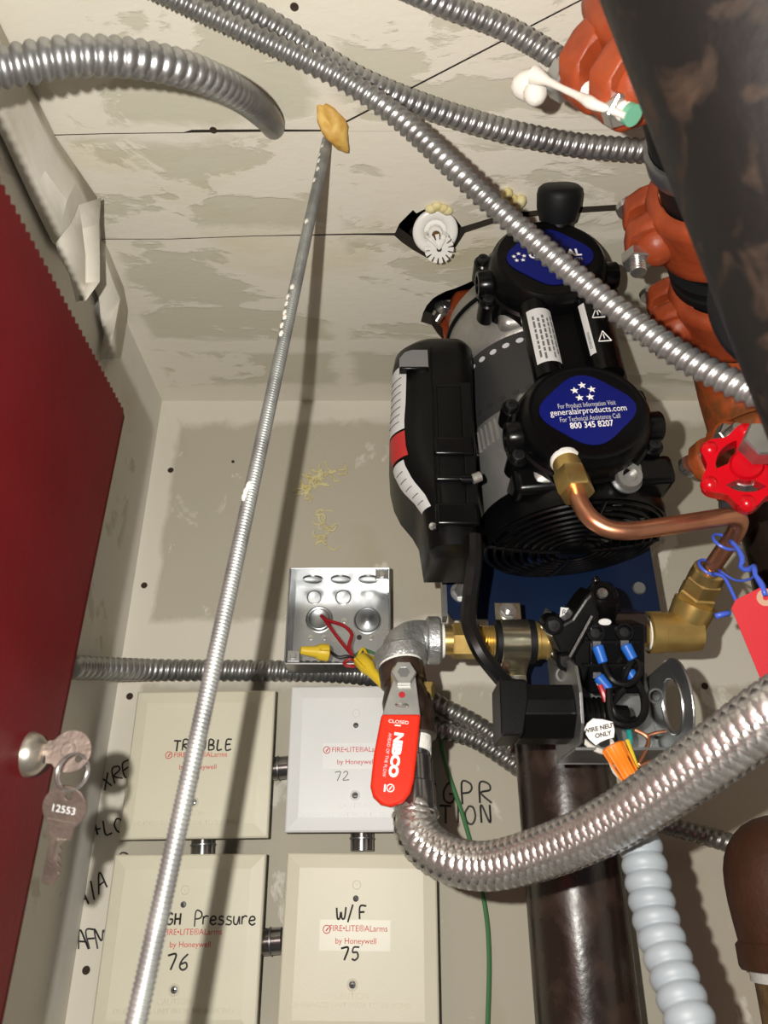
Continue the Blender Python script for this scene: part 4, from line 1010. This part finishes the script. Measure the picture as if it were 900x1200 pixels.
def ontext(s, size, c, fit, m, bold=0):
    o = text(s, size, (0, 0, 0), X, Yv, m, None, 'lettering', bold=bold)
    co = [v.co.copy() for v in o.data.vertices]; x0 = min(q.x for q in co); x1 = max(q.x for q in co); k = fit / (x1 - x0); inv = WM[gr.name].inverted()
    for v, q in zip(o.data.vertices, co): v.co = inv @ (c + td * ((q.x - (x0 + x1) / 2) * k) + tr_ * q.y + ln * .0023)
    o.parent = gr; WM[o.name] = WM[gr.name]
ontext('NIBCO', .0058, lpx(463.5, 886), (lpx(460, 912) - lpx(467, 860)).length, 'print_white', .00035)
ontext('AHEAD OF THE FLOW', .0023, lpx(453.5, 886), (lpx(450, 911) - lpx(457, 860)).length, 'print_grey')
text('CLOSED', .0024, lpx(467, 848) + ln * .002, lux, luy, 'print_white', gr, wide=1.15)
MB().box(lpx(466, 852) + ln * .0023, (.0030, .0006, .0002), lux, luy).build('arrow', 'print_white', gr, smooth=False)
MB().torus(lpx(457.5, 925) + ln * .0023, ln, .0017, .00028, 20, 5).cyl(lpx(456, 927) + ln * .0023, lpx(459, 923) + ln * .0023, .0003, n=6).box(lpx(451, 925) + ln * .0022, (.0008, .0034, .0003), lux, luy).build('logo', 'print_white', gr)
# right hand ear of the valve (packing screw) and the steel nipple
MB().hexn(vp(.014) + RT * .0105, (RT - AX * .3), .0050, .005).build('side_nut', 'brass', bv, ang=25)
NP0 = vp(.040); NP1 = P(487, 958, .375)
nd_ = (NP1 - NP0).normalized(); nL = (NP1 - NP0).length
t = thing('hose_fitting', 'shiny steel hose fitting below the red valve lever', 'fitting', NP1)
MB().lathe(NP0, nd_, [(0, .0088), (nL * .30, .0088), (nL * .32, .0096), (nL * .62, .0096), (nL * .64, .0104), (nL * 1.02, .0106)], 30).build('barrel', 'steel_nipple', t, ang=30)
MB().lathe(NP0, nd_, [(-.002, .0096), (.004, .0098), (.010, .0093)], 24).build('thread_tape', 'thread_tape', t)
MB().torus(NP1 - nd_ * .001, nd_, .0108, .0010, 32, 8).build('ferrule_ring', 'screw_steel', t)
# braided hose
HP = [NP1 - nd_ * .004, P(488, 972, .368), P(503, 993, .360), P(535, 1010, .350), P(580, 1014, .340), P(640, 998, .325), P(710, 968, .305), P(780, 925, .285), P(850, 875, .268), P(920, 825, .255), P(1000, 778, .252), P(1110, 740, .275), P(1260, 715, .33), P(1420, 700, .39)]
hose = thing('braided_hose', 'stainless braided hose sweeping from valve to right edge', 'hose', HP[0])
HR = .0102
c, q = spline(HP, step=.0014)
MB().sweep(c, np.full(len(c), HR - .0011), 24).build('core', 'hose_core', hose)
tt, uu, ww = transport(c); NS = 12; lead = .050; wdt = 2 * math.pi * HR / NS * .86
for dirn in (1, -1):
    b = MB()
    for k in range(NS):
        ph = 2 * math.pi * k / NS + dirn * 2 * math.pi * q / lead
        # over-two-under-two weave: radial offset switches with the crossing count
        wv = np.sin(2 * math.pi * q / lead * NS / 2 + (0 if dirn > 0 else math.pi) + (k % 2) * math.pi * 0 + math.pi * k)
        r_ = HR + .0006 * np.clip(wv * 1.8, -1, 1)
        slope = dirn * 2 * math.pi * HR / lead; cosw = 1 / math.sqrt(1 + slope * slope)
        da = wdt / 2 / HR
        L_, M_, Rr = [], [], []
        for i in range(len(c)):
            for (lst, off, dr) in ((L_, -da, -.00035), (M_, 0, .00016), (Rr, da, -.00035)):
                a = ph[i] + off; rr = r_[i] + dr
                lst.append(c[i] + rr * (math.cos(a) * uu[i] + math.sin(a) * ww[i]))
        vs = [Vector(x_) for tri in zip(L_, M_, Rr) for x_ in tri]
        fs = [(3 * i + j, 3 * i + j + 1, 3 * i + 4 + j, 3 * i + 3 + j) for i in range(len(c) - 1) for j in (0, 1)]
        b.add(vs, fs)
    o = b.build('braid_strands', 'braid', hose, kind='stuff', ang=180)

# ================================================================== brass line along the blue plate
def bx(px, py=751, Y=YB): return PY(px, py, Y)
nip = thing('brass_nipple', 'brass hex nipple between galvanized elbow and pipe clamp', 'nipple', bx(545))
MB().cyl(bx(516), bx(532), .0086, n=28).build('barrel', 'brass_bright', nip)
MB().hexn(bx(530), X, .0108, (bx(562) - bx(530)).length).build('hex', 'brass', nip, ang=25)
threads(MB(), bx(560), X, .0092, .022).build('thread', 'brass', nip)
cl = thing('pipe_clamp', 'zinc pipe clamp with two nuts around the brass line', 'clamp', bx(601) + Yv * .03)
A0, A1 = bx(586, 752).x, bx(618, 752).x; cc_ = bx(602, 752)
half = [(math.cos(a) * .0135, math.sin(a) * .0135) for a in [math.pi * (1.0 - i / 14) for i in range(15)]]
# strap profile in the Y-Z plane: ear, arch, ear
prof = [(-.0285, .012), (-.0165, .012), (-.0142, .006)] + [(-math.cos(a) * .0128, -math.sin(a) * .0128 - .001) for a in [math.pi * i / 12 for i in range(13)]] + [(.0142, .006), (.0165, .012), (.0285, .012)]
inner = [(p[0] * .93 if abs(p[0]) < .016 else p[0], p[1] + .0016) for p in prof][::-1]
poly = prof + inner
MB().prism(poly, Vector((A1, cc_.y, cc_.z)), Z, Yv, A1 - A0).build('strap', 'zinc_yellow', cl, bevel=.0004, ang=50)
for s in (-1, 1):
    pn = Vector(((A0 + A1) / 2, cc_.y + .012, cc_.z + s * .0225))
    MB().lathe(pn, -Yv, [(0, .0052), (.0010, .0052)], 20).build('washer', 'screw_steel', cl)
    MB().hexn(pn - Yv * .001, -Yv, .0046, .0042).build('nut', 'screw_steel', cl, ang=25)
    MB().cyl(pn, pn - Yv * .0085, .0023, n=14).build('stud', 'screw_steel', cl)
for (x0, x1) in ((A0 - .0035, A0 + .002), (A1 - .002, A1 + .0045)):
    MB().lathe(Vector((x0, cc_.y, cc_.z)), X, [(0, .0105), (.0008, .0128), (x1 - x0 - .0008, .0128), (x1 - x0, .0105)], 26).build('rubber_cushion', 'black_rubber', cl)
br = thing('brass_coupling', 'brass coupling between the pipe clamp and the black switch', 'coupling', bx(632))
MB().cyl(bx(612), bx(625), .0088, n=26).build('barrel', 'brass_bright', br)
MB().lathe(bx(622), X, [(0, .0098), (.001, .0112), (.004, .0112), (.0045, .0105), (.0085, .0105), (.009, .0112), (.014, .0112)], 30).build('collar', 'brass', br, ang=25)
MB().lathe(bx(622), X, [(-.001, .0105), (.0008, .0105)], 24).build('thread_tape', 'thread_tape', br)
# bracket of the switch
bk = thing('switch_bracket', 'grey steel bracket with round knockouts holding the switch', 'bracket', (.095, .43, CZ + .06))
def yz(pts, x, th, name, m, par, holes=()):
    return MB().prism(pts, Vector((x, 0, CZ)), Yv, Z, th, holes).build(name, m, par, smooth=False, bevel=.0005)
def circ(c_, r, n=24): return [(c_[0] + r * math.cos(2 * math.pi * i / n), c_[1] + r * math.sin(2 * math.pi * i / n)) for i in range(n)]
left = [(.436, .066), (.382, .066), (.374, .074), (.371, .088), (.374, .102), (.385, .108), (.408, .112), (.420, .146), (.428, .151), (.436, .150)]
yz(left, .0945, .0014, 'left_flange', 'bracket', bk, [circ((.398, .0825), .0100)])
rf = [(.430 if i in (0,) else 0, 0) for i in range(0)]
right = [(.400 + .0245 * math.cos(a), .0880 + .0245 * math.sin(a)) for a in [math.radians(100 + 160 * i / 20) for i in range(21)]] + [(.434, .0640), (.434, .112)]
yz(right, .1500, .0014, 'right_flange', 'bracket', bk, [circ((.402, .0885), .0135)])
MB().torus(Vector((.1500, .402, CZ + .0885)), X, .0142, .0009, 32, 8).build('knockout_rim', 'galv_box', bk)
MB().box(Vector((.1225, .4345, CZ + .089)), (.056, .0014, .050)).build('back_web', 'bracket', bk, smooth=False)
MB().box(Vector((.1225, .4130, CZ + .0650)), (.056, .044, .0014)).build('lower_web', 'bracket', bk, smooth=False)
for q in ((660, 790), (768, 815)): MB().torus(P(q[0], q[1], .41), -AX, .0036, .0008, 20, 6).build('slot_rim', 'galv_box', bk)
# black cable connector and strain relief
cn = thing('cable_connector', 'black angular cable connector left of the steel bracket', 'connector', P(625, 840, .40))
c0 = Vector((.0770, .395, CZ + .0825))
oc = [(-.0150, .0040), (-.0120, .0125), (.0140, .0125), (.0140, -.0125), (-.0030, -.0125), (-.0150, -.0030)]     # cross-section in Y-Z, chamfered low front
MB().prism(oc, c0 + X * -.0100, Yv, Z, .0275).build('housing', 'black_plastic', cn, smooth=False, bevel=.0008, seg=2)
MB().prism([(-.0205, -.0135), (-.0100, -.0130), (-.0060, .0050), (-.0060, .0140), (-.0195, .0150)], c0 + Yv * .015, X, Z, .0315).build('end_cap', 'black_plastic', cn, smooth=False, bevel=.0012)
MB().box(c0 + Vector((.004, .0, .0130)), (.004, .010, .0024)).build('latch', 'black_plastic', cn, bevel=.0005)
b = MB(); threads(b, Vector((.0960, .398, CZ + .0825)), X, .0098, .0165, .0026, .16); b.build('threaded_sleeve', 'black_plastic', cn)
MB().lathe(Vector((.1125, .398, CZ + .0825)), X, [(0, .0060), (.012, .0052), (.013, .003)], 20).build('sleeve_end', 'black_plastic', cn)
# pressure switch: post, arm, terminal block
sw = thing('pressure_switch', 'black pressure switch with round post and blue wire terminals', 'switch', P(715, 790, .41))
pt0, pt1 = P(694, 770, .430), P(708, 700, .405); pd = (pt1 - pt0).normalized()
MB().lathe(pt0, pd, [(0, .0088), ((pt1 - pt0).length * .55, .0076), ((pt1 - pt0).length, .0080)], 28).build('post', 'black_plastic', sw)
fz = (-AX * .78 + UPV * .45 + RT * .05).normalized()
MB().lathe(P(707, 697, .405), fz, [(-.014, .0085), (-.001, .0085), (0, .0078), (0, .0050), (-.0008, .0048), (-.0008, 0)], 30).build('post_cap', 'black_plastic', sw)
MB().lathe(P(706, 695, .404), fz, [(-.001, .0030), (.0006, .0027), (.0007, 0)], 16).build('cap_screw', 'screw_steel', sw)
MB().lathe(P(699, 679, .406), fz, [(-.004, .0018), (.0006, .0018), (.0012, .0010), (.0013, 0)], 12).build('cap_pin', 'black_gloss', sw)
co = P(690, 760, .400)
arm = [(645, 742), (652, 733), (668, 724), (684, 700), (694, 690), (702, 720), (700, 760), (684, 802), (672, 800), (660, 785), (656, 765)]
MB().prism(px2plane(arm, co, RT, UPV), co, RT, UPV, .002, back=-.022).build('arm', 'black_plastic', sw, smooth=False, bevel=.002, seg=3)
for q in ((649, 733), (663, 775)):
    e_ = MB().lathe(P(q[0], q[1], .398), -AX, [(-.012, .0052), (0, .0052), (.0008, .0046), (.0008, 0)], 20).build('boss', 'black_gloss', sw)
    MB().lathe(P(q[0], q[1], .397), -AX, [(0, .0030), (.0010, .0030), (.0011, .0014), (.0004, .0012), (.0004, 0)], 16).build('boss_screw', 'screw_black', e_)
MB().tube([P(694, 722, .392), P(680, 748, .392), P(668, 770, .392)], .0016, 8).build('arm_rib', 'black_gloss', sw)
MB().box(P(716, 768, .408), (.0290, .036, .022), RT, UPV).build('terminal_block', 'black_gloss', sw, bevel=.0012)
MB().box(P(730, 733, .425), (.020, .016, .022), RT, UPV).build('valve_block', 'iron_pipe', sw, bevel=.001)
for q in ((697, 742), (731, 741)):
    k_ = MB().lathe(P(q[0], q[1], .3975), -AX + UPV * .25, [(0, .0046), (.0022, .0046), (.0022, .0036), (.0006, .0034), (.0006, 0)], 20).build('terminal_cup', 'black_plastic', sw)
    MB().lathe(P(q[0], q[1], .3970), -AX + UPV * .25, [(0, .0026), (.0008, .0024), (.0009, 0)], 14).build('terminal_screw', 'screw_black', k_)
MB().lathe(P(709, 729, .398), -AX, [(0, .0034), (.0006, .0030), (.0007, 0)], 18, sc=(1, .55), up=UPV).build('status_dot', 'label_white', sw)
for q in (752, 779): MB().box(P(716, q, .3965), (.029, .0014, .003), RT, UPV).build('block_ridge', 'black_plastic', sw, smooth=False)
MB().box(P(664, 718, .4125), (.007, .0052, .0004), (RT - UPV * .12), (UPV + RT * .12)).build('approval_label', 'label_white', sw, smooth=False)
text('RU', .0040, P(664, 718, .4120), (RT - UPV * .12), (UPV + RT * .12), 'ink_black', sw, 'print')
SPD = [((700, 757), (707, 777)), ((733, 756), (742, 773)), ((701, 793), (714, 808)), ((737, 787), (746, 800))]
for k, (a, c_) in enumerate(SPD):
    z0 = .394
    s_ = thing('spade_terminal', ['blue crimp terminal, upper left of the four', 'blue crimp terminal, upper right of the four', 'blue crimp terminal, lower left of the four', 'blue crimp terminal, lower right of the four'][k], 'terminal', P(a[0], a[1], z0), 'blue crimp terminals')
    A_, B_ = P(a[0], a[1], z0), P(c_[0], c_[1], z0 - .003)
    MB().cyl(A_, B_, .0030, .0026, 16, .0005).build('sleeve', 'wire_blue', s_)
    MB().box(A_ - (B_ - A_).normalized() * .0010, (.0040, .0030, .0010), RT, UPV).build('tongue', 'screw_steel', s_, smooth=False)
def w2(pts, r, m, label, grp='wires around the pressure switch'): return wire([P(*p) for p in pts], r, m, label, grp)
w2([(707, 777, .391), (713, 792, .385), (724, 801, .383), (740, 800, .383), (749, 790, .385), (750, 778, .387), (743, 772, .391)], .0017, 'black_cable', 'black wire looping between the two upper blue terminals')
w2([(742, 773, .391), (735, 785, .390), (731, 797, .390), (738, 800, .392)], .0015, 'black_cable', 'short black wire bent below the upper right terminal')
w2([(714, 808, .389), (714, 830, .383), (718, 845, .379), (730, 850, .377), (745, 848, .378), (755, 835, .381), (754, 815, .386), (747, 800, .390)], .0019, 'black_cable', 'black wire in a wide loop below the terminal block')
w2([(713, 822, .386), (722, 838, .384), (735, 846, .384), (744, 843, .387)], .0019, 'black_cable', 'second black wire inside the wide loop')
w2([(700, 800, .394), (706, 812, .392), (710, 825, .391), (716, 850, .382), (722, 872, .374)], .0015, 'black_cable', 'black wire running down to the orange wire nut')
w2([(703, 803, .391), (707, 812, .389), (710, 822, .388)], .0015, 'wire_red', 'short red sleeved wire beside the lower left terminal')
w2([(732, 808, .393), (722, 818, .392), (715, 828, .392)], .0017, 'black_cable', 'black wire crossing behind the loop')
w2([(708, 828, .393), (709, 840, .388), (716, 858, .382), (718, 872, .374)], .0013, 'wire_white', 'white wire running behind the printed flag into the nut')
w2([(710, 832, .392), (716, 845, .388), (734, 852, .386), (738, 864, .380), (737, 875, .376)], .0014, 'wire_teal', 'teal green wire emerging below the loop')
w2([(684, 868, .386), (694, 876, .382), (708, 881, .376), (716, 877, .372)], .0014, 'wire_white', 'cream wire curling left of the orange wire nut')
w2([(744, 855, .386), (757, 862, .384), (760, 870, .382), (754, 884, .378), (748, 897, .374), (762, 892, .376)], .0011, 'copper', 'bare copper wire bent down beside the orange nut')
w2([(756, 863, .386), (768, 859, .384), (781, 857, .383)], .0009, 'copper', 'bare copper wire end pointing right')
w2([(735, 868, .378), (741, 885, .372), (746, 900, .368)], .0012, 'wire_yellow', 'yellow wire strand beside the orange nut')
w2([(718, 892, .376), (724, 905, .374), (736, 912, .372)], .0022, 'wire_white', 'white wire below the orange wire nut')
wirenut(P(717, 873, .370), P(741, 915, .362), 'orange wire nut below the pressure switch', .0058, .0040, 'nut_orange', wings=False)
# printed flag on the neutral wire
fo = P(703, 857, .372); fux = (RT + UPV * .22).normalized(); fuy = (UPV - RT * .22).normalized()
flg = [(684, 856), (688, 848), (695, 842), (706, 843), (718, 846), (720, 856), (719, 864), (711, 866), (704, 869), (698, 873), (690, 866)]
fl = tag(MB().prism(px2plane(flg, fo, fux, fuy), fo, fux, fuy, .0004, back=-.0004).build('wire_flag', 'print_white', None, smooth=False), 'white paper flag printed wire neut only above orange nut', 'wire label')
text('WIRE NEUT', .0030, fo + fuy * .0018 - AX * .0006, fux, fuy, 'ink_black', fl, bold=.0001); text('ONLY', .0030, fo - fuy * .0016 + fux * .001 - AX * .0006, fux, fuy, 'ink_black', fl, bold=.0001)

# ================================================================== brass elbow, compression fitting, copper tube
el = thing('brass_elbow', 'brass street elbow right of the pressure switch', 'elbow', PY(800, 742, .43))
YE = .430
MB().cyl(PY(735, 742, YE), PY(760, 742, YE), .0080, n=24).build('nipple', 'brass', el)
MB().lathe(PY(757, 742, YE), X, [(0, .0098), (.0015, .0104), (.0035, .0100)], 24).build('thread_tape', 'thread_tape', el)
E0 = PY(764, 741, YE); Ecr = PY(806, 741, YE - .002); EU = P(813, 706, .448); eud = (EU - P(800, 735, .452)).normalized()
MB().lathe(E0 - X * .003, X, [(0, .0100), (.0008, .0122), (.008, .0122), (.0085, .0116), (.022, .0116), (.030, .0108), (.0305, .006)], 32).build('horizontal_leg', 'brass', el, ang=35)
MB().lathe(P(801, 738, .449), eud, [(-.006, .007), (0, .0112), (.010, .0118), (.014, .0122), (.018, .0122), (.0185, .010)], 32).build('upper_leg', 'brass', el, ang=35)
MB().ball(P(803, 738, .449), .0118, (1, 1, 1), 20, 12).build('knuckle', 'brass', el)
cf = thing('compression_fitting', 'brass compression fitting joining copper tube to the elbow', 'fitting', P(813, 708, .446))
f0 = P(812, 708, .447); f1 = P(834, 664, .430); fd = (f1 - f0).normalized(); fL = (f1 - f0).length
MB().lathe(f0, fd, [(-.003, .0105), (0, .0115), (.001, .0108)], 24).build('thread_tape', 'thread_tape', cf)
MB().hexn(f0 + fd * .001, fd, .0112, fL * .34).build('hex_body', 'brass', cf, ang=25)
MB().hexn(f0 + fd * (fL * .36), fd, .0106, fL * .36).build('hex_nut', 'brass_bright', cf, ang=25)
MB().lathe(f0 + fd * (fL * .72), fd, [(0, .0096), (fL * .2, .0092), (fL * .26, .0066)], 24).build('nut_collar', 'brass_bright', cf)
ho = thing('outlet_fitting', 'brass compression outlet under the lower compressor head', 'fitting', P(670, 565, .415))
g0 = P(663, 541, .424); g1 = P(676, 578, .406); gd_ = (g1 - g0).normalized(); gL = (g1 - g0).length
MB().lathe(g0, gd_, [(-.003, .0080), (0, .0086), (.0014, .0080)], 24).build('thread_tape', 'thread_tape', ho)
MB().cyl(g0, g0 + gd_ * (gL * .45), .0078, n=24).build('body', 'brass', ho)
MB().hexn(g0 + gd_ * (gL * .40), gd_, .0098, gL * .62).build('hex_nut', 'brass_bright', ho, ang=25)
tag(MB().tube([P(674, 572, .409), P(681, 592, .400), P(694, 609, .394), P(714, 620, .391), P(740, 622, .390), P(790, 615, .392), P(835, 608, .395), P(856, 605, .398), P(866, 610, .402), P(862, 624, .408), P(850, 642, .416), P(834, 665, .428)], .00475, 20, .002).build('copper_tube', 'copper', None, ang=180), 'bent copper tube from compressor head to brass elbow', 'tube')
# blue tie and red tag
for (q0, q1, lab) in (((858, 630), (839, 640), 'blue tie loop around the copper tube, the upper one'), ((837, 662), (826, 668), 'blue tie loop around the copper tube, at the brass nut')):
    c_ = P((q0[0] + q1[0]) / 2, (q0[1] + q1[1]) / 2, .414 if q0[1] < 640 else .427)
    tag(MB().torus(c_, fd + RT * .15, .0062, .0009, 28, 8).build('tie_loop', 'tie_blue', None), lab, 'tie', 'blue plastic ties')
tie = MB().tube([P(856, 634, .405), P(864, 642, .400), P(870, 655, .396), P(868, 665, .394), P(876, 668, .39), P(885, 664, .386), P(884, 672, .384), P(892, 684, .38), P(897, 698, .376)], [.0014, .0012, .0016, .0012, .0017, .0012, .0016, .0012], 8)
tie.tube([P(835, 672, .418), P(848, 676, .412), P(858, 694, .406), P(866, 712, .40)], .0010, 8).tube([P(842, 668, .415), P(862, 680, .405), P(880, 678, .395), P(886, 668, .387)], .0007, 6).tube([P(855, 718, .392), P(838, 722, .392)], .0015, 8)
tag(tie.build('tie_strip', 'tie_blue', None, ang=180), 'twisted blue plastic tie strip holding the red tag', 'tie')
to = P(895, 740, .378); tux = (RT * .95 - AX * .2).normalized(); tuy = (UPV - tux * UPV.dot(tux)).normalized()
tg_ = [(857, 713), (862, 703), (890, 689), (905, 690), (960, 760), (955, 790), (893, 800)]
tgo = thing('hang_tag', 'bright red paper tag hanging at the right edge', 'tag', to)
MB().prism(px2plane(tg_, to, tux, tuy), to, tux, tuy, .0003, back=-.0003).build('card', 'tag_red', tgo, smooth=False)
pp = px2plane([(897, 700)], to, tux, tuy)[0]
MB().lathe(to + tux * pp[0] + tuy * pp[1], tux.cross(tuy), [(-.0006, .0042), (.0006, .0042), (.0006, .0014), (-.0006, .0014)], 20, cap=False).build('reinforcement', 'tag_tan', tgo)

# ================================================================== red handwheel valve
HC = P(874, 549, .372); hn = (-AX * .88 - RT * .30 + UPV * .34).normalized()
hx = (RT - hn * RT.dot(hn)).normalized(); hy = hn.cross(hx)
hw = thing('handwheel', 'glossy red lobed handwheel valve at the right edge', 'handwheel', HC)
RW = .0200
out = [(RW * (1 + .115 * math.cos(6 * a - 2.30)) * math.cos(a), RW * (1 + .115 * math.cos(6 * a - 2.30)) * math.sin(a)) for a in [2 * math.pi * i / 96 for i in range(96)]]
holes = []
for k in range(3):
    a0 = math.radians(140 + 120 * k); w_ = math.radians(40); L_ = []
    for i in range(13): a = a0 - w_ + 2 * w_ * i / 12; L_.append((.0138 * math.cos(a), .0138 * math.sin(a)))
    for i in range(9): a = a0 + w_ * .62 - 2 * w_ * .62 * i / 8; L_.append((.0080 * math.cos(a), .0080 * math.sin(a)))
    holes.append(L_[::-1])
MB().prism(out, HC, hx, hy, .0040, holes, back=-.0045).build('rim', 'wheel_red', hw, bevel=.0024, seg=4, ang=50)
for k in range(6):      # raised knuckles on the lobes
    a = math.radians(131.8 / 6 + 60 * k); MB().ball(HC + (hx * math.cos(a) + hy * math.sin(a)) * RW * .93 + hn * .0012, .0046, (1, 1, 1), 16, 10).build('knuckle', 'wheel_red', hw)
MB().lathe(HC, hn, [(-.004, .0075), (.004, .0078), (.006, .0068), (.006, 0)], 24).build('hub', 'wheel_red', hw)
MB().hexn(HC + hn * .006 + hx * .006 + hy * .0065, hn + hx * .25 + hy * .15, .0102, .010).build('stem_nut', 'galv_box', hw, ang=25)
MB().lathe(HC, -hn, [(.002, .0085), (.012, .0075), (.030, .0085), (.05, .0085)], 24).build('stem', 'bracket', hw)
